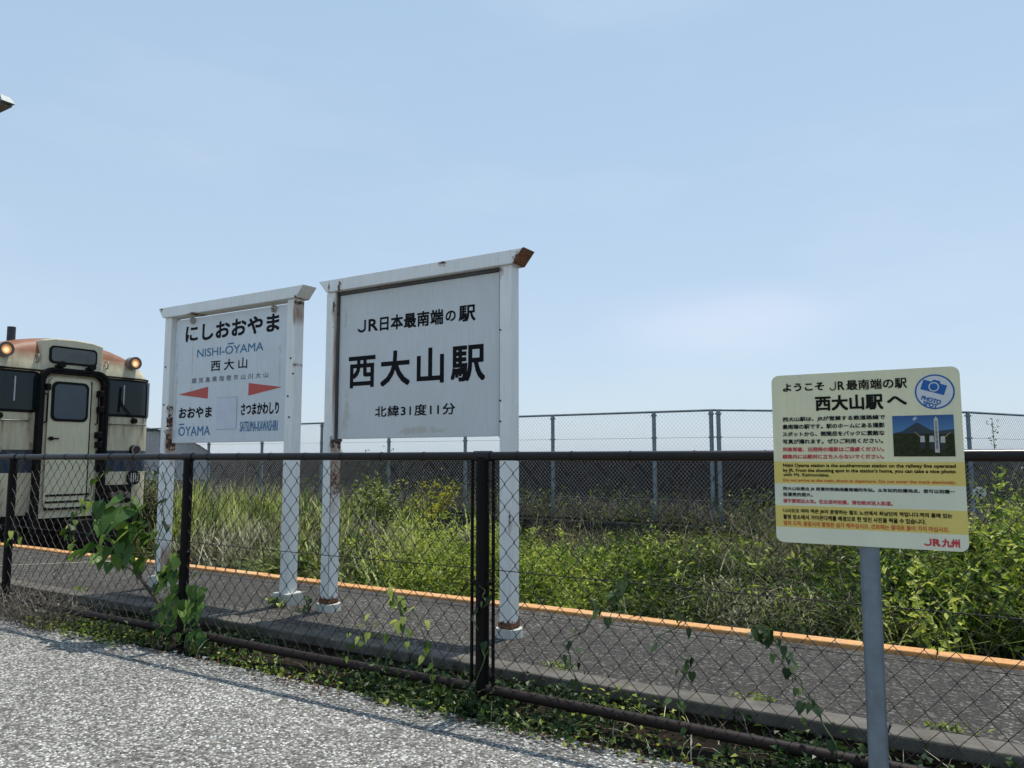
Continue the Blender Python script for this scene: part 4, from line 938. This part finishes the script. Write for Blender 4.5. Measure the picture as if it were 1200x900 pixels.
weeds('leafy_weeds', 700, -26, -9, 8.2, 11.9, .85, 14, .11, .040, G_GRASS, 'broad leaved weeds mixed into the tall grass at the left', .07, 60)
n = 420; P, k = bank_pts(n, -26, 4, 8.3, 11.9); h = edge(P[:, 0], HGT)*rng.uniform(.8, 1.2, n); az = rng.uniform(0, 2*pi, n); le = rng.uniform(.05, .45, n)
o = grass('seed_stalks', P, h, np.full(n, .010), le, G_STRAW, rng.uniform(.4, 1, n), None, az, .6); tag(o, 'tall thin seed stalks standing above the bank growth', 'grass', kind='stuff')
tip = P.copy(); tip[:, 0] += np.cos(az)*h*le*.9; tip[:, 1] += np.sin(az)*h*le*.9; tip[:, 2] += h*(1 - .27*le)
X = np.repeat(tip, 7, 0) + rng.normal(size=(n*7, 3))*np.array([.018, .018, .045])
o = leaves('seed_heads', X, .045, .012, G_PALE, .5); tag(o, 'pale seed heads scattered over the bank growth', 'grass', kind='stuff')
X, k = bank_pts(170, -8.5, 4, 8.4, 11.0); X[:, 2] += edge(X[:, 0], HGT)*rng.uniform(.55, .95, 170); X = np.repeat(X, 9, 0) + rng.normal(size=(170*9, 3))*np.array([.05, .05, .03])
o = leaves('broad_weed_leaves', X, .095, .048, G_WEED, .1); tag(o, 'broader light leaves sticking out of the weeds', 'weeds', kind='stuff')
# growth along the wall top and beyond the far fence
n = 7500; P = np.column_stack([rng.uniform(-27, 4, n), rng.uniform(11.9, 13.4, n), np.full(n, .1)])
o = grass('fence_weeds', P, rng.uniform(.15, .75, n), np.full(n, .006), rng.uniform(.2, 1.4, n), G_STRAW, rng.uniform(0, 1, n)*.8); tag(o, 'sparse dry stalks along the foot of the far mesh fence', 'grass', kind='stuff')
def creeper(n, cx_, cz_, rx, rz, y0, y1, L, W, m):
    X = np.column_stack([cx_ + rng.normal(size=n)*rx, rng.uniform(y0, y1, n), cz_ + rng.normal(size=n)*rz]); return X
X = np.concatenate([creeper(int(80*s), x, z, r, r*.6, 11.85, 12.5, 0, 0, None) for x, z, r, s in
     [(-9.2, .55, .3, 3), (-8.2, .45, .25, 2), (-6.9, .35, .25, 2), (-5.3, .4, .3, 2.2), (-3.4, .35, .25, 2.5), (-2.9, .5, .2, 1.6), (-11, .6, .5, 4), (-1.2, .5, .3, 3), (.3, .7, .35, 5), (1.3, .8, .5, 5), (-4.5, .2, .3, 2), (-7.6, .25, .4, 2), (-6.2, .05, .5, 3), (-4.9, .0, .5, 3), (-3.6, .0, .5, 3), (-2.2, .1, .5, 4), (-5.6, .1, .3, 2)]])
o = leaves('wall_creeper', X, .07, .04, G_DARK, .1); tag(o, 'dark green creepers over the wall and the foot of the far fence', 'creeper', kind='stuff')
n = 160; P = np.concatenate([np.column_stack([np.full(60, x) + rng.normal(size=60)*.03, rng.uniform(y - .1, y + .1, 60), rng.uniform(1.0, z, 60)]) for x, y, z in ((.04, 13.2, 1.75), (.55, 13.6, 1.55), (.72, 13.8, 1.68))])
sap = empty('wild_sapling', (.35, 13.4, .1), 'thin dark weed tips poking above the rail at the right edge', 'plant')
leaves('foliage', P, .05, .028, G_DARK, .2, None, sap)
o = MB()
for x, y, z in ((.04, 13.2, 1.75), (.55, 13.6, 1.55), (.72, 13.8, 1.68)): o.tube([(x + .06, y, .1), (x + .02, y, 1.0), (x, y, z)], [.012, .008, .003], 5)
o.build('stem', STEM, sap)

# ---- single shrubs beyond the track
def shrub(name, label, cx_, cy_, z0, h, r, nst, nl, L, W, m, cat='shrub', flatk=.5):
    root = empty(name, (cx_, cy_, z0), label, cat, 'shrubs and saplings on the bank beyond the track'); st = MB(); pts = []
    for k in range(nst):
        a = rng.uniform(0, 2*pi); l = rng.uniform(.4, 1)*r; hh = h*rng.uniform(.7, 1.05)
        p = [(cx_ + rng.normal()*.03, cy_ + rng.normal()*.03, z0), (cx_ + cos(a)*l*.35, cy_ + sin(a)*l*.35, z0 + hh*.5), (cx_ + cos(a)*l, cy_ + sin(a)*l, z0 + hh)]
        st.tube(p, [.014, .009, .004], 5); 
        for q in range(nl):
            u = rng.uniform(.45, 1.03); c = np.array(p[1])*(1 - (u - .45)/.55) + np.array(p[2])*((u - .45)/.55)
            pts.append(c + rng.normal(size=3)*np.array([.09, .09, .05*flatk*2]))
    st.build('stem', STEM, root); leaves('foliage', np.array(pts), L, W, m, .15, None, root); return root
shrub('sumac_sapling', 'yellow green young shrub rising out of the grass between the two right sign posts', -8.05, 10.4, -.35, 1.10, .50, 11, 34, .085, .032, G_YEL, 'shrub', .4)
shrub('leafy_shrub', 'round mid green leafy shrub just right of the notice board', -.15, 10.2, -.45, .85, .5, 18, 60, .10, .045, G_WEED)
shrub('leafy_shrub', 'green leafy shrub at the right edge of the picture', .75, 9.6, -.5, .85, .55, 18, 60, .10, .045, G_WEED)
shrub('dark_shrub', 'dark dense shrub behind the board between fence and bank', -1.6, 11.2, -.3, .95, .6, 18, 50, .08, .04, G_DARK)
shrub('creeper_clump', 'brownish green creeper covered bush beside the front of the railcar', -13.3, 8.7, -.8, 1.85, .42, 16, 75, .075, .04, leafmat('dusty_creeper_leaf', [(0, (.035, .04, .02)), (.5, (.08, .085, .045)), (1, (.15, .16, .08))]))
shrub('leafy_shrub', 'dark green shrub in the grass left of the yellow green one', -9.6, 10.9, -.3, 1.05, .5, 16, 55, .09, .035, G_GRASS)

# ------------------------------------------------------------------ plants on the near fence
def ovate(L, W, heart=.12):
    """single broad leaf lying in XY, base at the origin, tip along +X, slightly cupped and drooping"""
    pr = [(0, 0), (-heart*L*.8, .28*W), (.05*L, .47*W), (.28*L, .5*W), (.52*L, .38*W), (.78*L, .16*W), (L, 0)]
    V = [(0, 0, 0), (.3*L, 0, -.008), (.62*L, 0, -.03*L), (L, 0, -.16*L)]; F = []
    for s_ in (1, -1):
        b = len(V); V += [(p[0], s_*p[1], .16*abs(p[1]) - .16*L*max(0, p[0]/L)**2) for p in pr[1:-1]]
        idx = [0, b, b+1, b+2, b+3, b+4, 3]
        for tri in ((0, b, b+1), (0, b+1, 1), (1, b+1, b+2), (1, b+2, b+3), (1, b+3, 2), (2, b+3, b+4), (2, b+4, 3)):
            F.append(tri if s_ < 0 else tri[::-1])
    return V, F
def leaf_mesh(L, W, m, tone):
    V, F = ovate(L, W); me = bpy.data.meshes.new('leaf'); me.from_pydata(V, [], F)
    a = me.attributes.new('tone', 'FLOAT', 'FACE'); a.data.foreach_set('value', [tone]*len(F)); me.materials.append(m)
    me.polygons.foreach_set('use_smooth', [True]*len(F)); return me
LM = {k: [leaf_mesh(1, w_, m, t) for t in (.1, .35, .6, .9) for w_ in (.62, .75)] for k, m in (('big', G_BIG), ('ivy', G_IVY), ('weed', G_WEED), ('dead', G_DEAD))}
def put_leaf(root, base, yaw, pitch, roll, L, kind='ivy'):
    o = bpy.data.objects.new('leaf', random.choice(LM[kind])); C.objects.link(o); o.parent = root
    o.location = (base[0] - root.location[0], base[1] - root.location[1], base[2] - root.location[2])
    o.rotation_euler = (roll, pitch, yaw); o.scale = (L, L, L); return o
# the large leaved sapling growing through the fence
sap = empty('broad_leaved_sapling', (-4.62, 3.2, 0), 'large leaved green sapling growing through the fence left of the second post', 'plant')
st = MB(); st.tube([(-4.62, 3.24, -.02), (-4.74, 3.20, .22), (-4.93, 3.15, .42), (-5.02, 3.12, .60), (-5.06, 3.12, .80)], [.016, .014, .012, .009, .006], 8)
st.tube([(-4.93, 3.15, .42), (-5.14, 3.12, .50), (-5.30, 3.12, .58)], [.009, .007, .004], 6); st.tube([(-4.98, 3.13, .55), (-4.88, 3.10, .66), (-4.80, 3.10, .72)], [.008, .006, .003], 6)
st.build('stem', STEM, sap)
cl = [(-5.05, .86, .16), (-4.93, .80, .17), (-5.13, .80, .17), (-5.20, .70, .15), (-5.0, .70, .17), (-4.86, .70, .18), (-5.25, .60, .15), (-5.10, .60, .15), (-4.92, .60, .15), (-4.80, .62, .17), (-5.30, .50, .13), (-5.18, .50, .12), (-4.85, .52, .15), (-5.0, .50, .13), (-4.98, .88, .14), (-5.12, .90, .12)]
for x, z, L in cl:
    for q in range(3):
        yaw = random.uniform(-2.7, -.5) if q < 2 else random.uniform(0, 2*pi)
        put_leaf(sap, (x*.86 - .66 + random.uniform(-.07, .07), 3.12 + random.uniform(-.18, .10), z + random.uniform(-.05, .07)), yaw, random.uniform(.35, 1.25), random.uniform(-.55, .55), L*random.uniform(.62, 1.02), 'big')
put_leaf(sap, (-5.00, 3.02, .86), -1.2, .8, .1, .20, 'big'); put_leaf(sap, (-4.90, 3.05, .72), -.7, .7, .2, .18, 'big'); put_leaf(sap, (-5.12, 3.03, .78), -2.2, .7, -.1, .18, 'big'); put_leaf(sap, (-5.02, 3.05, .89), -2.6, .45, -.2, .19, 'big')
# leafy climber around the second post
def climber(label, pts, nleaf, kind, L_, spread, y=3.14, cat='vine', name='climbing_vine', dead=0):
    L = L_*.74*(1.0 if cat == 'vine' else 1.2); nleaf = int(nleaf*1.15)
    root = empty(name, (pts[0][0], y, 0), label, cat, 'vines on the near fence' if cat == 'vine' else 'weed tufts at the sign footings'); st = MB()
    P = [(p[0], y + .012*sin(7*i), p[1]) for i, p in enumerate(pts)]; tw = []
    for i in range(len(P) - 1):                     # the stem winds in and out of the mesh
        for q in range(6):
            f = q/6; b = [P[i][j]*(1 - f) + P[i+1][j]*f for j in range(3)]; ph = (i*6 + q)*.9
            tw.append((b[0] + .010*cos(ph*1.3), b[1] + .014*sin(ph), b[2]))
    tw.append(P[-1]); st.tube(tw, [.0032]*len(tw), 5).build('stem', GSTEM, root)
    for k in range(nleaf):
        u = rng.uniform(0, len(P) - 1.001); i = int(u); f = u - i; b = [P[i][j]*(1 - f) + P[i+1][j]*f for j in range(3)]
        b[0] += random.uniform(-spread, spread); b[1] += random.uniform(-.035, .03); b[2] += random.uniform(-spread, spread)*.7
        put_leaf(root, b, random.uniform(-2.9, -.25), random.uniform(.35, 1.45), random.uniform(-.5, .5), L*random.uniform(.7, 1.25), 'dead' if random.random() < dead else kind)
    return root
climber('leafy green climber on both sides of the second fence post', [(-4.50, .0), (-4.60, .2), (-4.50, .4), (-4.55, .55), (-4.62, .45), (-4.45, .15), (-4.30, .25), (-4.22, .42), (-4.28, .2), (-4.20, .02), (-4.38, .05)], 80, 'big', .115, .10)
climber('thin vine with hanging leaves in front of the first white sign post', [(-4.70, .30), (-4.72, .62), (-4.66, .85), (-4.70, 1.10)], 11, 'ivy', .095, .05)
climber('slender vine with narrow leaves crossing the mesh in front of the railcar', [(-5.95, .30), (-5.70, .55), (-5.80, .72), (-5.62, .84), (-5.52, 1.0), (-5.35, 1.10)], 24, 'weed', .085, .07)
climber('sparse vine at the foot of the third fence post with many leaves', [(-2.75, -.02), (-2.72, .15), (-2.60, .32), (-2.66, .48), (-2.50, .38), (-2.42, .20), (-2.40, .02)], 30, 'weed', .070, .07)
climber('small vine sprig low between the second and third fence posts', [(-3.05, .0), (-2.95, .22), (-2.82, .30), (-2.95, .36)], 16, 'weed', .060, .05)
climber('vine twining up the black third fence post', [(-2.17, .02), (-2.09, .25), (-2.16, .42), (-2.08, .52), (-2.12, .58)], 13, 'ivy', .062, .02, 3.115)
climber('thin vine just right of the third post, leaves up to mid height', [(-1.78, .02), (-1.62, .22), (-1.68, .36), (-1.55, .45), (-1.42, .62), (-1.35, .70)], 22, 'ivy', .062, .05)
climber('thin vine halfway between the third post and the pipe', [(-1.12, .03), (-1.15, .22), (-1.10, .36), (-1.22, .44), (-1.12, .52)], 15, 'ivy', .060, .045)
climber('bushy vine close to the left of the grey pipe', [(-.50, .02), (-.56, .16), (-.62, .28), (-.70, .38), (-.76, .50), (-.83, .52)], 36, 'ivy', .058, .035)
climber('small vine patch on the mesh at the far left edge', [(-6.60, .55), (-6.62, .62), (-6.5, .6)], 6, 'weed', .08, .04)
climber('leaf tuft at the bottom rail behind the grey pipe', [(-.62, .0), (-.50, .06), (-.42, .10)], 18, 'ivy', .05, .04)
climber('green tuft growing round the square footing of the first sign', [(-4.58, .12), (-4.50, .15), (-4.42, .12)], 26, 'weed', .045, .05, 3.96, 'plant', 'weed_tuft')
climber('small sprout beside the round footing under the left post of the large sign', [(-4.14, .11), (-4.16, .20), (-4.20, .12), (-4.25, .06)], 9, 'ivy', .06, .03, 3.95, 'plant', 'weed_tuft')
# ground ivy and litter along the foot of the fence
def strip(n, x0, x1, prof_, z0, z1):
    x = rng.uniform(x0, x1, n); return x, np.array([prof_(a) for a in x])
def gi(n, x0, x1, y0, y1, zt):
    x = rng.uniform(x0, x1, n); y = rng.uniform(y0, y1, n); z = .0 + np.abs(rng.normal(size=n))*zt; return np.column_stack([x, y, z])
X = np.concatenate([gi(4200, -2.7, 1.5, 2.95, 3.36, .022), gi(1500, -4.2, -2.0, 3.02, 3.38, .025), gi(4200, -4.4, 1.5, 3.24, 3.44, .045), gi(1600, -6.2, -4.4, 2.98, 3.42, .04), gi(500, -2.8, -2.0, 3.0, 3.2, .06), gi(500, -.75, -.35, 3.05, 3.3, .06)])
keep_ = rng.uniform(size=len(X)) < np.clip(.62 + .7*np.sin(X[:, 0]*4.1)*np.sin(X[:, 0]*1.7 + 1), .12, 1)
o = leaves('ground_ivy', X[keep_], .034, .026, G_IVY, .1); tag(o, 'small dark ivy and weeds spreading along the foot of the near fence', 'ground cover', kind='stuff')
X = np.concatenate([gi(700, -2.6, 1.5, 2.90, 3.2, .02), gi(500, -5.9, -4.7, 2.9, 3.2, .03), gi(400, -4.0, -2.2, 2.98, 3.2, .02), gi(150, -1.7, -1.2, 3.3, 3.42, .06)])
o = leaves('ground_weeds', X, .03, .02, G_WEED, .25); tag(o, 'bright small weeds at the edge of the car park', 'ground cover', kind='stuff')
X = gi(900, -6, 1.5, 2.9, 3.4, .008); o = leaves('leaf_litter', X, .03, .018, G_DEAD, -.05); tag(o, 'brown leaf litter along the fence foot', 'litter', kind='stuff')
n = 1500; P = np.column_stack([rng.uniform(-8.5, -5.5, n), rng.uniform(2.9, 3.38, n), np.zeros(n)])
o = grass('dry_weeds', P, rng.uniform(.08, .34, n), np.full(n, .005), rng.uniform(.5, 1.9, n), leafmat('grey_dry_stalk', [(0, (.05, .045, .035)), (.6, (.16, .14, .11)), (1, (.30, .27, .22))]), rng.uniform(0, 1, n)); tag(o, 'tangle of grey dry weeds at the foot of the fence, far left', 'dry weeds', kind='stuff')
X = gi(700, -8.5, -5.5, 2.88, 3.36, .09); o = leaves('dry_weed_leaves', X, .035, .02, G_STRAW, .0); tag(o, 'dull small leaves in the dry tangle at the far left', 'dry weeds', kind='stuff')
n = 500; P = np.column_stack([rng.uniform(-5.5, .8, n), rng.uniform(2.98, 3.4, n), np.zeros(n)])
o = grass('grass_wisps', P, rng.uniform(.04, .17, n), np.full(n, .004), rng.uniform(.4, 1.6, n), G_PALE, rng.uniform(0, 1, n)); tag(o, 'thin grass wisps along the fence foot', 'grass', kind='stuff')
# weeds in the joint between kerb and asphalt, small stones on the car park
X = np.concatenate([np.column_stack([rng.normal(size=40)*.05 + a, rng.normal(size=40)*.012 + 3.6, .11 + np.abs(rng.normal(size=40))*.012]) for a in (-1.95, -.95, -.2, -3.2, -6.4)])
o = leaves('kerb_weeds', X, .03, .012, G_WEED, .5); tag(o, 'little weeds in the joint between kerb and platform asphalt', 'weeds', kind='stuff')
n = 5200; x = rng.uniform(-6.5, 1.2, n); y = rng.uniform(.9, 3.1, n)
q = rng.uniform(.004, .009, n); a = rng.uniform(0, 2*pi, n); B = np.array([[-1, -1, -.4], [1, -.9, -.4], [1.1, 1, -.4], [-.9, 1, -.4], [-.5, -.4, .5], [.6, -.5, .45], [.4, .6, .55], [-.5, .5, .4]])
V = B[None]*q[:, None, None]*rng.uniform(.75, 1.25, (n, 8, 1)); ca, sa = np.cos(a)[:, None], np.sin(a)[:, None]
W = np.stack([V[:, :, 0]*ca - V[:, :, 1]*sa + x[:, None], V[:, :, 0]*sa + V[:, :, 1]*ca + y[:, None], V[:, :, 2] + .001], -1)
b = (np.arange(n)*8)[:, None]; F = np.concatenate([b + np.array([f]) for f in [(4, 5, 6, 7), (0, 1, 5, 4), (1, 2, 6, 5), (2, 3, 7, 6), (3, 0, 4, 7)]]); tn = rng.uniform(0, 1, n)
g = NG('chipping_stone'); at_ = g.n('ShaderNodeAttribute', attribute_name='tone')
PEB = g.done(g.bsdf(g.ramp(at_.outputs['Fac'], [(0, (.10, .098, .09)), (.25, (.24, .23, .22)), (.6, (.42, .41, .39)), (1, (.70, .69, .66))]), .7))
tag(link('stone_chippings', np_mesh('stone_chippings', W.reshape(-1, 3), [F], PEB, [np.tile(tn, 5)])), 'pale stone chippings standing out of the car park surface', 'gravel', kind='stuff')
